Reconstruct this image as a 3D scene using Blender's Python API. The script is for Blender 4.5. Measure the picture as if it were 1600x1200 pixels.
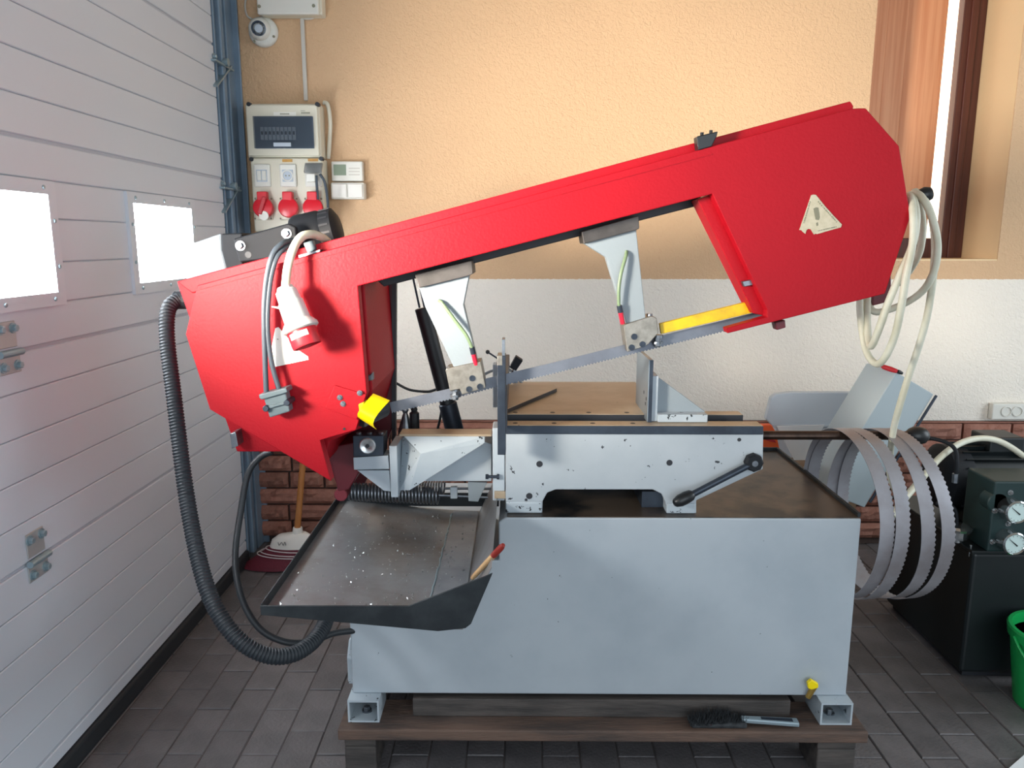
import bpy, bmesh, math, random
from mathutils import Vector, Matrix
random.seed(7)
S = bpy.context.scene
C = S.collection
for o in list(bpy.data.objects): bpy.data.objects.remove(o)

# ------------------------------------------------------------------ camera, world, lights, exposure
CAM_H, FPX = 1.42, 1200.0
PITCH, YAW = math.atan(223/1200), math.atan(11/1200)
cam = bpy.data.cameras.new('camera'); cam.lens = 27.0; cam.sensor_width = 36.0; cam.clip_start = .05
co = bpy.data.objects.new('camera', cam); C.objects.link(co)
co.location = (0, 0, CAM_H); co.rotation_euler = (math.pi/2-PITCH, 0, YAW)
S.camera = co
RM = Matrix.Rotation(YAW, 3, 'Z') @ Matrix.Rotation(math.pi/2-PITCH, 3, 'X')

w = bpy.data.worlds.new('world'); S.world = w; w.use_nodes = True
bg = w.node_tree.nodes['Background']
bg.inputs[0].default_value = (.80, .91, 1.0, 1); bg.inputs[1].default_value = .46

XD_LIGHT = -1.195
def area_light(name, loc, target, sx, sy, power, col):
    l = bpy.data.lights.new(name, 'AREA'); l.shape = 'RECTANGLE'; l.size = sx; l.size_y = sy
    l.energy = power; l.color = col
    o = bpy.data.objects.new(name, l); C.objects.link(o); o.location = loc
    o.rotation_euler = (Vector(target)-Vector(loc)).to_track_quat('-Z', 'Y').to_euler()
    return o
# daylight of the open gateway behind the photographer
area_light('gateway_daylight', (1.0, -2.6, 1.5), (.6, 2, .9), 3.2, 2.4, 50, (.82, .92, 1.0))
# low warm daylight slanting in through the door window nearest the photographer
wl = area_light('window_daylight', (XD_LIGHT, .92, 1.42), (.95, 3.5, 1.85), .46, .28, 21, (1, .90, .76)); wl.data.spread = math.radians(66)
# added daylight from an unseen opening on the right, brightens the floor
area_light('side_fill_daylight', (4.0, 1.5, 1.7), (1.2, 1.5, .1), 1.6, 2.0, 38, (.84, .93, 1.0))

S.view_settings.view_transform = 'Standard'; S.view_settings.look = 'None'
S.view_settings.exposure = 0.47; S.view_settings.gamma = 1.0; S.view_settings.use_curve_mapping = False

# ------------------------------------------------------------------ helpers
def ray(px, py): return RM @ Vector(((px-800)/FPX, -(py-600)/FPX, -1))
def at(px, py, Y):
    d = ray(px, py); return Vector((0, 0, CAM_H)) + d*(Y/d.y)
def atz(px, py, Z):
    d = ray(px, py); return Vector((0, 0, CAM_H)) + d*((Z-CAM_H)/d.z)

def lin(h):
    h = h.lstrip('#'); r = []
    for i in (0, 2, 4):
        c = int(h[i:i+2], 16)/255
        r.append(c/12.92 if c <= .04045 else ((c+.055)/1.055)**2.4)
    return (*r, 1)

MATS = {}
def mat(name, col, rough=.5, metal=0., col2=None, vscale=6., vlo=.4, vhi=.62, bump=0., bscale=150., specks=None, sscale=60., sthr=.70,
        stretch=None, rnd=0., emit=0., alpha=1., trans=0., coat=0., spec=None):
    m = bpy.data.materials.new(name); m.use_nodes = True; nt = m.node_tree; N = nt.nodes; L = nt.links
    b = N['Principled BSDF']; b.inputs['Roughness'].default_value = rough; b.inputs['Metallic'].default_value = metal
    b.inputs['Base Color'].default_value = lin(col)
    if spec is not None: b.inputs['Specular IOR Level'].default_value = spec
    if coat: b.inputs['Coat Weight'].default_value = coat
    if trans: b.inputs['Transmission Weight'].default_value = trans
    if alpha < 1: b.inputs['Alpha'].default_value = alpha
    tc = N.new('ShaderNodeTexCoord'); src = tc.outputs['Object']
    if stretch:
        mp = N.new('ShaderNodeMapping'); mp.inputs['Scale'].default_value = stretch; L.new(src, mp.inputs[0]); vsrc = mp.outputs[0]
    else: vsrc = src
    cur = None
    if col2:
        n = N.new('ShaderNodeTexNoise'); n.inputs['Scale'].default_value = vscale; n.inputs['Detail'].default_value = 6; n.inputs['Roughness'].default_value = .6
        L.new(vsrc, n.inputs['Vector'])
        r = N.new('ShaderNodeValToRGB'); r.color_ramp.elements[0].position = vlo; r.color_ramp.elements[1].position = vhi
        r.color_ramp.elements[0].color = lin(col); r.color_ramp.elements[1].color = lin(col2)
        L.new(n.outputs[0], r.inputs[0]); cur = r.outputs[0]
    if specks:
        n = N.new('ShaderNodeTexNoise'); n.inputs['Scale'].default_value = sscale; n.inputs['Detail'].default_value = 3; n.inputs['Roughness'].default_value = .75
        L.new(src, n.inputs['Vector'])
        r = N.new('ShaderNodeValToRGB'); r.color_ramp.elements[0].position = sthr; r.color_ramp.elements[1].position = sthr+.02
        r.color_ramp.elements[0].color = (0, 0, 0, 1); r.color_ramp.elements[1].color = (1, 1, 1, 1)
        L.new(n.outputs[0], r.inputs[0])
        mx = N.new('ShaderNodeMixRGB'); L.new(r.outputs[0], mx.inputs[0])
        if cur: L.new(cur, mx.inputs[1])
        else: mx.inputs[1].default_value = lin(col)
        mx.inputs[2].default_value = lin(specks); cur = mx.outputs[0]
    if rnd:
        oi = N.new('ShaderNodeObjectInfo'); mr = N.new('ShaderNodeMapRange'); mr.inputs[3].default_value = 1-rnd; mr.inputs[4].default_value = 1+rnd
        L.new(oi.outputs['Random'], mr.inputs[0])
        hs = N.new('ShaderNodeHueSaturation'); L.new(mr.outputs[0], hs.inputs['Value'])
        if cur: L.new(cur, hs.inputs['Color'])
        else: hs.inputs['Color'].default_value = lin(col)
        cur = hs.outputs[0]
    if cur: L.new(cur, b.inputs['Base Color'])
    if bump:
        n = N.new('ShaderNodeTexNoise'); n.inputs['Scale'].default_value = bscale; n.inputs['Detail'].default_value = 4; L.new(vsrc, n.inputs['Vector'])
        bp = N.new('ShaderNodeBump'); bp.inputs['Strength'].default_value = bump; bp.inputs['Distance'].default_value = .01
        L.new(n.outputs[0], bp.inputs['Height']); L.new(bp.outputs[0], b.inputs['Normal'])
    if emit:
        b.inputs['Emission Color'].default_value = lin(col); b.inputs['Emission Strength'].default_value = emit
    MATS[name] = m; return m

def mk(name, bm, m, parent=None, smooth=False, origin=None):
    bmesh.ops.recalc_face_normals(bm, faces=bm.faces)
    me = bpy.data.meshes.new(name); bm.to_mesh(me); bm.free()
    me.materials.append(MATS[m] if isinstance(m, str) else m)
    if smooth:
        for p in me.polygons: p.use_smooth = True
        try: me.set_sharp_from_angle(angle=math.radians(40))
        except Exception: pass
    o = bpy.data.objects.new(name, me); C.objects.link(o)
    if parent is not None: attach(o, parent)
    return o
def attach(o, parent):
    o.parent = parent
    o.matrix_parent_inverse = Matrix.Translation(-Vector(parent.get('_w', (0, 0, 0))))
def tag(o, label, cat, group=None, kind=None):
    o['label'] = label; o['category'] = cat
    if group: o['group'] = group
    if kind: o['kind'] = kind
    if o.type == 'MESH' and tuple(o.location) == (0, 0, 0):   # origin to the base of the thing
        vs = o.data.vertices
        cx = sum(v.co.x for v in vs)/len(vs); cy = sum(v.co.y for v in vs)/len(vs); z = min(v.co.z for v in vs)
        o.data.transform(Matrix.Translation((-cx, -cy, -z))); o.location = (cx, cy, z); o['_w'] = (cx, cy, z)
    return o
def thing(name, label, cat, loc, group=None):
    o = bpy.data.objects.new(name, None); C.objects.link(o); o.location = loc; o['_w'] = tuple(loc); o.empty_display_size = .1
    o['label'] = label; o['category'] = cat
    if group: o['group'] = group
    return o
def struct(o): o['kind'] = 'structure'; return o

def bev(bm, d=0., seg=2, ang=35):
    if d <= 0: return bm
    bmesh.ops.recalc_face_normals(bm, faces=bm.faces)
    es = [e for e in bm.edges if len(e.link_faces) == 2 and e.calc_face_angle(0) > math.radians(ang)]
    bmesh.ops.bevel(bm, geom=es, offset=d, segments=seg, affect='EDGES', profile=.5, clamp_overlap=True)
    return bm
def box(bm, x0, x1, y0, y1, z0, z1, mtx=None):
    v = [bm.verts.new((x, y, z)) for x in (x0, x1) for y in (y0, y1) for z in (z0, z1)]
    for f in ((0, 1, 3, 2), (4, 6, 7, 5), (0, 4, 5, 1), (2, 3, 7, 6), (0, 2, 6, 4), (1, 5, 7, 3)): bm.faces.new([v[i] for i in f])
    if mtx is not None:
        for q in v: q.co = mtx @ q.co
    return bm
def nb(): return bmesh.new()
def bx(x0, x1, y0, y1, z0, z1, b=0., seg=2): return bev(box(nb(), x0, x1, y0, y1, z0, z1), b, seg)
def prism(xz, y0, y1, b=0., bm=None, seg=2):
    bm = bm or nb()
    f = [bm.verts.new((x, y0, z)) for x, z in xz]; k = [bm.verts.new((x, y1, z)) for x, z in xz]
    bm.faces.new(f); bm.faces.new(k[::-1]); n = len(f)
    for i in range(n): bm.faces.new((f[i], k[i], k[(i+1) % n], f[(i+1) % n]))
    return bev(bm, b, seg)
def px(pts, Y): return [(at(x, y, Y).x, at(x, y, Y).z) for x, y in pts]
def pp(pts, y0, y1, b=0., seg=2): return prism(px(pts, y0), y0, y1, b, None, seg)
def frame_of(d):
    d = d.normalized(); u = d.orthogonal().normalized(); return u, d.cross(u)
def lathe(prof, p, axis, n=24, bm=None, a0=0):
    """prof: list of (radius, distance along axis)"""
    bm = bm or nb(); ax = Vector(axis).normalized(); u, v = frame_of(ax); p = Vector(p); rings = []
    for r, h in prof:
        if r < 1e-6: rings.append([bm.verts.new(p+ax*h)])
        else: rings.append([bm.verts.new(p+ax*h+(u*math.cos(a0+2*math.pi*i/n)+v*math.sin(a0+2*math.pi*i/n))*r) for i in range(n)])
    for A, B in zip(rings, rings[1:]):
        for i in range(n):
            j = (i+1) % n
            if len(A) == 1 and len(B) == 1: continue
            if len(A) == 1: bm.faces.new((A[0], B[j], B[i]))
            elif len(B) == 1: bm.faces.new((A[i], A[j], B[0]))
            else: bm.faces.new((A[i], A[j], B[j], B[i]))
    for R in (rings[0], rings[-1]):
        if len(R) > 2: bm.faces.new(R)
    return bm
def cyl(p0, p1, r, n=20, r1=None, ch=0., bm=None, a0=0):
    p0 = Vector(p0); p1 = Vector(p1); L = (p1-p0).length; r1 = r if r1 is None else r1
    pr = [(r-ch, 0), (r, ch), (r1, L-ch), (r1-ch, L)] if ch else [(r, 0), (r1, L)]
    return lathe(pr, p0, p1-p0, n, bm, a0)
def ball(c, r, n=20, bm=None, sq=(1, 1, 1)):
    bm = bm or nb(); k = 10
    return lathe([(r*math.sin(math.pi*i/k), -r*math.cos(math.pi*i/k)) for i in range(k+1)], c, (0, 0, 1), n, bm)
def spline(pts, per=8, closed=False):
    pts = [Vector(p) for p in pts]; out = []; n = len(pts)
    for i in range(n if closed else n-1):
        if closed: a, b, c, d = pts[i-1], pts[i], pts[(i+1) % n], pts[(i+2) % n]
        else: a, b, c, d = pts[max(i-1, 0)], pts[i], pts[i+1], pts[min(i+2, n-1)]
        for k in range(per):
            t = k/per
            out.append(.5*((2*b)+(c-a)*t+(2*a-5*b+4*c-d)*t*t+(3*b-a-3*c+d)*t**3))
    if not closed: out.append(pts[-1])
    return out
def tube(pts, r, n=10, bm=None, closed=False):
    bm = bm or nb(); m = len(pts); rings = []; u = None
    for i, p in enumerate(pts):
        if closed: d = pts[(i+1) % m]-pts[i-1]
        else: d = pts[min(i+1, m-1)]-pts[max(i-1, 0)]
        d.normalize()
        u = d.orthogonal().normalized() if u is None else (u-d*u.dot(d)).normalized()
        v = d.cross(u); rr = r(i/(m-1)) if callable(r) else r
        rings.append([bm.verts.new(p+(u*math.cos(2*math.pi*k/n)+v*math.sin(2*math.pi*k/n))*rr) for k in range(n)])
    for i in range(m if closed else m-1):
        A, B = rings[i], rings[(i+1) % m]
        for k in range(n): bm.faces.new((A[k], A[(k+1) % n], B[(k+1) % n], B[k]))
    if not closed: bm.faces.new(rings[0]); bm.faces.new(rings[-1])
    return bm
def pts3(lst, per=8): return spline([at(x, y, Y) for x, y, Y in lst], per)
def resample(pts, step):
    L = [0]
    for a, b in zip(pts, pts[1:]): L.append(L[-1]+(b-a).length)
    n = max(2, int(L[-1]/step)); out = []; j = 0
    for i in range(n+1):
        s = L[-1]*i/n
        while j < len(L)-2 and L[j+1] < s: j += 1
        t = (s-L[j])/max(1e-9, L[j+1]-L[j]); out.append(pts[j].lerp(pts[j+1], min(1, t)))
    return out
def hexbolt(p, axis, r, h, bm=None, washer=True):
    bm = bm or nb(); p = Vector(p); ax = Vector(axis).normalized()
    if washer: lathe([(r*1.5, 0), (r*1.5, h*.25)], p, ax, 16, bm)
    lathe([(r, h*.25 if washer else 0), (r, h*.9), (r*.85, h)], p, ax, 6, bm)
    return bm
def text_bm(txt, size, origin, xdir, zdir, thick=.0006):
    cu = bpy.data.curves.new('t', 'FONT'); cu.body = txt; cu.size = size; cu.extrude = thick; cu.align_x = 'CENTER'; cu.align_y = 'CENTER'; cu.resolution_u = 2
    o = bpy.data.objects.new('t', cu); C.objects.link(o); bpy.context.view_layer.update()
    me = bpy.data.meshes.new_from_object(o.evaluated_get(bpy.context.evaluated_depsgraph_get()))
    bm = nb(); bm.from_mesh(me); xd = Vector(xdir).normalized(); zd = Vector(zdir).normalized(); nd = xd.cross(zd)
    for v in bm.verts: v.co = Vector(origin)+xd*v.co.x+zd*v.co.y+nd*v.co.z
    bpy.data.objects.remove(o); bpy.data.curves.remove(cu); bpy.data.meshes.remove(me)
    return bm

# ------------------------------------------------------------------ materials
mat('red_paint', '#AA0A1C', .5, bump=.10, bscale=170, col2='#A0091A', vscale=2, spec=.22)
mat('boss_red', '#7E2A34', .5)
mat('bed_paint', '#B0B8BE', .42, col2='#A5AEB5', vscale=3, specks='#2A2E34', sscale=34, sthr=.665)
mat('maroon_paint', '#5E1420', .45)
mat('grey_paint', '#B4BCC2', .42, col2='#A9B2B9', vscale=3, specks='#3A3E44', sscale=30, sthr=.70)
mat('grey_paint_plain', '#B2BCC4', .45, col2='#A6B1BA', vscale=4)
mat('grey_paint_worn', '#B6C0C6', .5, col2='#ABB6BE', vscale=4, specks='#23282E', sscale=38, sthr=.635)
mat('arm_grey', '#8C969C', .45, bump=.05, bscale=160)
mat('steel', '#8B9096', .34, .85, col2='#70757C', vscale=30)
mat('blade_steel', '#777C86', .45, .5, col2='#6A6E78', vscale=14)
mat('spare_blade_steel', '#A3A3AA', .42, .5, col2='#8F8A8C', vscale=5)
mat('block_steel', '#9A958C', .42, .7, col2='#837E76', vscale=40)
mat('clamp_steel', '#54504E', .5, .4, col2='#45413F', vscale=20)
mat('dark_steel', '#3A434F', .42, .5, col2='#2E3540', vscale=12)
mat('jaw_side', '#8F9AA2', .35, .6)
mat('tray_steel', '#909294', .34, .35, col2='#726B66', vscale=5, vlo=.42, vhi=.66, specks='#8E908F', sscale=160, sthr=.70, bump=.05, bscale=60)
mat('trough_steel', '#92959A', .36, .4, col2='#7C8086', vscale=9)
mat('tray_edge', '#23282C', .5, .3, col2='#34393C', vscale=12)
mat('deck_steel', '#5E5145', .36, .35, col2='#232323', vscale=5.5, vlo=.46, vhi=.60)
mat('brass_steel', '#BBA890', .38, .3, col2='#AE9A80', vscale=9, specks='#5C4A3A', sscale=50, sthr=.71)
mat('shaft_steel', '#55433A', .3, .8, col2='#3B302B', vscale=20)
mat('black_plastic', '#17191C', .38)
mat('black_rubber', '#1E2226', .48)
mat('hose_black', '#20262C', .58)
mat('black_frame', '#26282E', .5)
mat('yellow', '#FFE000', .42)
mat('yellow_worn', '#E8C400', .45, col2='#C9A51A', vscale=20)
mat('spring_steel', '#7C8086', .35, .7)
mat('white_metal_disc', '#C9CCCD', .28, .8)
mat('sticker_white', '#EDEAE0', .6)
mat('sticker_old', '#CFC6AE', .7, col2='#C2B99E', vscale=60)
mat('print_grey', '#85836F', .8)
mat('motor_grey', '#1B1E23', .6, spec=.25)
mat('motor_light', '#949CA0', .55)
mat('cable_white', '#D9D8C6', .5, col2='#C7C3AC', vscale=9)
mat('cable_dark', '#3D4650', .45)
mat('plug_grey', '#C4C9C6', .45)
mat('plug_red', '#B81E2A', .4)
mat('connector_grey', '#56656B', .5)
mat('tube_green', '#788C6A', .35)
mat('valve_red', '#D01F3A', .35)
mat('galvanised', '#7C90A2', .5, .2, col2='#6E8395', vscale=5)
mat('galv_light', '#9CB0B8', .42, .6)
mat('door_white', '#CBD1D9', .42, bump=.03, bscale=90)
mat('door_frame_white', '#CFD5DC', .5)
mat('door_gap', '#B2B7C0', .6)
mat('pane', '#F4FAFF', .4, emit=25.0)
mat('hinge_steel', '#B4B3B2', .4, .4)
mat('seal_black', '#24282C', .6)
mat('paver', '#6D696A', .48, specks='#8C8A86', sscale=16, sthr=.71, col2='#605D5E', vscale=9, rnd=.14, bump=.25, bscale=110)
mat('paver_stuff', '#6D696A', .48, specks='#8C8A86', sscale=16, sthr=.71, col2='#605D5E', vscale=9, bump=.25, bscale=110)
mat('mortar', '#5F5856', .9)
mat('brick', '#8A5A4A', .75, col2='#9C6C5C', vscale=7, rnd=.16, bump=.6, bscale=45)
mat('brick_mortar', '#4B3C37', .9)
mat('timber', '#57504C', .75, col2='#3C3836', vscale=4, stretch=(1, 8, 8), bump=.2, bscale=30)
mat('timber_orange', '#6A5448', .75, col2='#463C38', vscale=3.5, stretch=(1, 6, 6), bump=.25, bscale=30)
mat('window_wood', '#DDA078', .5, col2='#CF8B62', vscale=2, stretch=(22, 1, .6))
mat('window_wood_shaded', '#5A2F24', .45, col2='#4A251D', vscale=3, stretch=(20, 1, .6))  # darker copy of the window wood, shade on the jamb put into the colour
mat('reveal_plaster', '#E8CFA6', .8, bump=.06, bscale=60)
mat('box_cream', '#D9D3C0', .5)
mat('box_white', '#DDDBD2', .5)
mat('window_smoke', '#3B4754', .15, alpha=.36)
mat('breaker', '#B4BEC8', .5)
mat('recess_grey', '#5C6A78', .6)
mat('screen_green', '#7E8E78', .3)
mat('lens_dark', '#2F3A48', .15)
mat('trunking', '#C9C4BA', .55)
mat('wood_handle', '#D8B487', .5, col2='#C79F6E', vscale=10, stretch=(1, 1, .2))
mat('wood_broom', '#B57842', .55, col2='#A1662F', vscale=8, stretch=(6, 6, .6))
mat('handle_red', '#8E2A22', .45)
mat('broom_maroon', '#6E1E30', .7, col2='#581626', vscale=60, stretch=(8, 8, .5))
mat('broom_white', '#E4E0D8', .5)
mat('broom_line', '#D8CFCF', .6)
mat('pack_dark', '#141C1E', .45, col2='#10171A', vscale=4)
mat('pack_teal', '#1A3232', .45)
mat('chrome', '#B9BDBE', .16, .95)
mat('gauge_face', '#CFE3DF', .4)
mat('needle', '#22282A', .5)
mat('cardboard', '#8A7058', .8, col2='#7A6048', vscale=5)
mat('sheet_grey', '#A7B2B6', .5)
mat('sheet_grey_dark', '#8A979E', .5)
mat('crate_grey', '#BCC4CC', .5)
mat('orange', '#E85A1E', .45)
mat('paper_white', '#E6EAEC', .6)
mat('green_plastic', '#12A04F', .35)
mat('brush_dark', '#26292C', .8, col2='#3A3D40', vscale=60)
mat('brush_handle', '#93A3AB', .4, .3)
mat('swarf', '#B8BBBC', .3, .85)
mat('brass', '#A98A45', .4, .7)
mat('ceiling_paint', '#B9AFA0', .8)

def wall_mat():
    m = bpy.data.materials.new('stucco_two_tone'); m.use_nodes = True; N = m.node_tree.nodes; L = m.node_tree.links
    b = N['Principled BSDF']; b.inputs['Roughness'].default_value = .78
    tc = N.new('ShaderNodeTexCoord'); sx = N.new('ShaderNodeSeparateXYZ'); L.new(tc.outputs['Object'], sx.inputs[0])
    n1 = N.new('ShaderNodeTexNoise'); n1.inputs['Scale'].default_value = 60; L.new(tc.outputs['Object'], n1.inputs['Vector'])
    ad = N.new('ShaderNodeMath'); ad.operation = 'MULTIPLY_ADD'; ad.inputs[1].default_value = .008; L.new(n1.outputs[0], ad.inputs[0]); L.new(sx.outputs[2], ad.inputs[2])
    gt = N.new('ShaderNodeMath'); gt.operation = 'GREATER_THAN'; gt.inputs[1].default_value = 1.256; L.new(ad.outputs[0], gt.inputs[0])
    mx = N.new('ShaderNodeMixRGB'); mx.inputs[1].default_value = lin('#F0E8DC'); mx.inputs[2].default_value = lin('#D6B18B'); L.new(gt.outputs[0], mx.inputs[0])
    n3 = N.new('ShaderNodeTexNoise'); n3.inputs['Scale'].default_value = 2.2; n3.inputs['Detail'].default_value = 5; L.new(tc.outputs['Object'], n3.inputs['Vector'])
    mr = N.new('ShaderNodeMapRange'); mr.inputs[3].default_value = .92; mr.inputs[4].default_value = 1.06; L.new(n3.outputs[0], mr.inputs[0])
    hs = N.new('ShaderNodeHueSaturation'); L.new(mx.outputs[0], hs.inputs['Color']); L.new(mr.outputs[0], hs.inputs['Value']); L.new(hs.outputs[0], b.inputs['Base Color'])
    n2 = N.new('ShaderNodeTexNoise'); n2.inputs['Scale'].default_value = 75; n2.inputs['Detail'].default_value = 3; n2.inputs['Distortion'].default_value = .8; L.new(tc.outputs['Object'], n2.inputs['Vector'])
    bp = N.new('ShaderNodeBump'); bp.inputs['Strength'].default_value = .55; bp.inputs['Distance'].default_value = .012
    L.new(n2.outputs[0], bp.inputs['Height']); L.new(bp.outputs[0], b.inputs['Normal'])
    MATS['wall'] = m
wall_mat()

# ------------------------------------------------------------------ setting
YW, XD = 3.5, -1.217
def build_setting():
    # floor
    fl = struct(mk('floor', bx(-1.6, 4.2, -3.0, 4.0, -.12, -.006), 'mortar'))
    PW, PL = .1062, .2124; x0 = .2795
    def paver_bm(bm, cx, cy, w, l, h=0., t=.0025):
        z0, z1 = -.03, h; a, b2 = w/2, l/2
        lo = [bm.verts.new((cx+sx*a, cy+sy*b2, z0)) for sx, sy in ((-1, -1), (1, -1), (1, 1), (-1, 1))]
        mi = [bm.verts.new((cx+sx*a, cy+sy*b2, z1-t)) for sx, sy in ((-1, -1), (1, -1), (1, 1), (-1, 1))]
        hi = [bm.verts.new((cx+sx*(a-t), cy+sy*(b2-t), z1)) for sx, sy in ((-1, -1), (1, -1), (1, 1), (-1, 1))]
        bm.faces.new(hi)
        for A, B in ((lo, mi), (mi, hi)):
            for i in range(4): bm.faces.new((A[i], A[(i+1) % 4], B[(i+1) % 4], B[i]))
    bm = nb(); paver_bm(bm, 0, 0, PW-.0035, PL-.0035)
    bmesh.ops.recalc_face_normals(bm, faces=bm.faces)
    pm = bpy.data.meshes.new('paver'); bm.to_mesh(pm); bm.free(); pm.materials.append(MATS['paver'])
    cells = []
    for i in range(-15, 37):
        for j in range(-12, 15):
            cx = x0+(i+.5)*PW; cy = 1.40+j*PL+(PL/2 if i % 2 else 0)
            if cx < -1.28 or cy > 3.47: continue
            cells.append((cx, cy))
    def score(c):
        x, y = c
        if y < 1.2: return 99
        q = RM.transposed() @ Vector((x, y, -CAM_H)); u = 800+FPX*q.x/-q.z; v = 600-FPX*q.y/-q.z
        if not (-40 < u < 1640 and v < 1240): return 99
        if -.45 < x < .88 and 1.95 < y: return 60
        if x > 1.5 and y > 2.4: return 70
        return y
    cells.sort(key=score)
    sb = nb()
    for k, (x, y) in enumerate(cells):
        dz = random.uniform(-.0015, .0015)
        if k < 290 and score((x, y)) < 60:
            o = bpy.data.objects.new('paver', pm); C.objects.link(o); o.location = (x, y, dz-.002); o.parent = fl
            o.rotation_euler = (random.uniform(-.004, .004), random.uniform(-.006, .006), 0)
        else: paver_bm(sb, x, y, PW-.0035, PL-.0035, dz-.002)
    st = mk('paver_field', sb, 'paver_stuff', fl); st['kind'] = 'stuff'

    # rear wall with the window opening
    bm = nb(); t = .36; WX0, WX1, WZ0, WZ1 = 1.514, 2.14, 1.335, 2.62
    box(bm, -1.6, WX0, YW, YW+t, -.1, 2.95); box(bm, WX1, 4.2, YW, YW+t, -.1, 2.95)
    box(bm, WX0, WX1, YW, YW+t, -.1, WZ0); box(bm, WX0, WX1, YW, YW+t, WZ1, 2.95)
    wb = struct(mk('wall_back', bm, 'wall'))
    # split-face brick dado
    H8 = .0806
    rng = random.Random(3); meshes = []
    for L in (.155, .215, .275):
        for v in range(3):
            bm = nb(); nx, nz = 8, 4; g = []
            for a in range(nx+1):
                col = []
                for c in range(nz+1):
                    edge = a in (0, nx) or c in (0, nz)
                    col.append(bm.verts.new((L*a/nx, (-.022 if edge else -.030-rng.random()*.014), (H8-.009)*c/nz)))
                g.append(col)
            for a in range(nx):
                for c in range(nz): bm.faces.new((g[a][c], g[a+1][c], g[a+1][c+1], g[a][c+1]))
            rim = [g[a][0] for a in range(nx+1)]+[g[nx][c] for c in range(1, nz+1)]+[g[a][nz] for a in range(nx-1, -1, -1)]+[g[0][c] for c in range(nz-1, 0, -1)]
            bk = [bm.verts.new((q.co.x, .0, q.co.z)) for q in rim]
            for i in range(len(rim)): bm.faces.new((rim[i], bk[i], bk[(i+1) % len(bk)], rim[(i+1) % len(rim)]))
            bmesh.ops.recalc_face_normals(bm, faces=bm.faces)
            me = bpy.data.meshes.new('brick'); bm.to_mesh(me); bm.free(); me.materials.append(MATS['brick']); meshes.append((L, me))
    mk('brick_bed', bx(-1.22, 2.75, YW-.012, YW+.01, 0, .60), 'brick_mortar', wb)
    for r in range(7):
        x = -1.215-rng.random()*.06; z = .595-(r+1)*H8+.004
        while x < 2.65:
            L, me = rng.choice(meshes)
            o = bpy.data.objects.new('brick', me); C.objects.link(o); o.location = (x, YW-.006, z); o.parent = wb
            x += L+.011
    mk('brick_ledge', bx(-1.22, 2.75, YW-.02, YW, .592, .600, .003), 'brick', wb)
    # window
    wn = struct(mk('window_1', bx(WX0+.001, WX1-.001, YW+.352, YW+.36, WZ0, WZ1), 'window_wood'))
    yb = YW+.30
    for a, b2, d in ((1.50, 1.70, 0), (1.70, 1.80, .012), (1.80, 1.985, .024)):
        mk('sash_board', bx(max(a, WX0+.001), b2-.003, yb+d, yb+.05, WZ0+.035, WZ1, .004), 'window_wood', wn)
    mk('pane', bx(1.985, 2.035, yb+.035, yb+.042, WZ0+.10, WZ1), 'pane_soft', wn)
    mk('stile', bx(2.035, WX1-.001, yb-.015, yb+.05, WZ0, WZ1, .004), 'window_wood_shaded', wn)
    mk('stile_bead', bx(2.065, 2.10, yb-.024, yb-.014, WZ0, WZ1, .004), 'window_wood_shaded', wn)
    mk('bottom_rail', bx(1.70, 2.034, yb+.0, yb+.05, WZ0, WZ0+.10, .004), 'window_wood_shaded', wn)
    mk('reveal', bx(WX1-.0008, WX1+.004, YW+.004, yb-.016, WZ0, WZ1), 'reveal_plaster', wn)
    mk('sill', bx(WX0, WX1, YW+.002, yb+.05, WZ0-.001, WZ0+.006), 'reveal_plaster', wn)
    # left wall around the door, ceiling
    bm = nb(); box(bm, -1.55, XD-.05, 3.235, YW, -.1, 2.95); box(bm, -1.55, XD-.05, -3, 3.3, 2.62, 2.95)
    struct(mk('wall_left', bm, 'galvanised'))
    struct(mk('ceiling', bx(-1.6, 4.2, -.6, 4.0, 2.95, 3.05), 'ceiling_paint'))

    # sectional door
    dr = struct(mk('door_1', bx(XD-.045, XD-.006, -1.5, 3.235, .05, 2.70), 'door_gap'))
    joints = [.06, .108, .632, 1.158, 1.672, 2.19, 2.70]
    wins = [(.675, 1.17), (1.55, 2.045), (2.42, 2.92)]; wz = (1.255, 1.572)
    zs = [.06, .108, .213, .318, .423, .528, .632, .739, .843, .949, 1.058, 1.158, 1.262, 1.366, 1.477, 1.574, 1.672, 1.772, 1.880, 1.987, 2.089, 2.190, 2.295, 2.40, 2.50, 2.60, 2.70]
    for a, b2 in zip(zs, zs[1:]):
        ja = any(abs(a-j) < .003 for j in joints); jb = any(abs(b2-j) < .003 for j in joints)
        la, lb = a+(.004 if ja else .001), b2-(.005 if jb else .001)
        segs = [(-1.5, 3.235)]
        if b2 > wz[0]+.02 and a < wz[1]-.02:
            segs = []; y = -1.5
            for u, v in wins: segs.append((y, u+.02)); y = v-.02
            segs.append((y, 3.235))
        for u, v in segs:
            if v < 1.0: continue
            mk('door_plank', bev(box(nb(), XD-.014, XD, u, v, la, lb), .0025, 1), 'door_white', dr)
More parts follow.
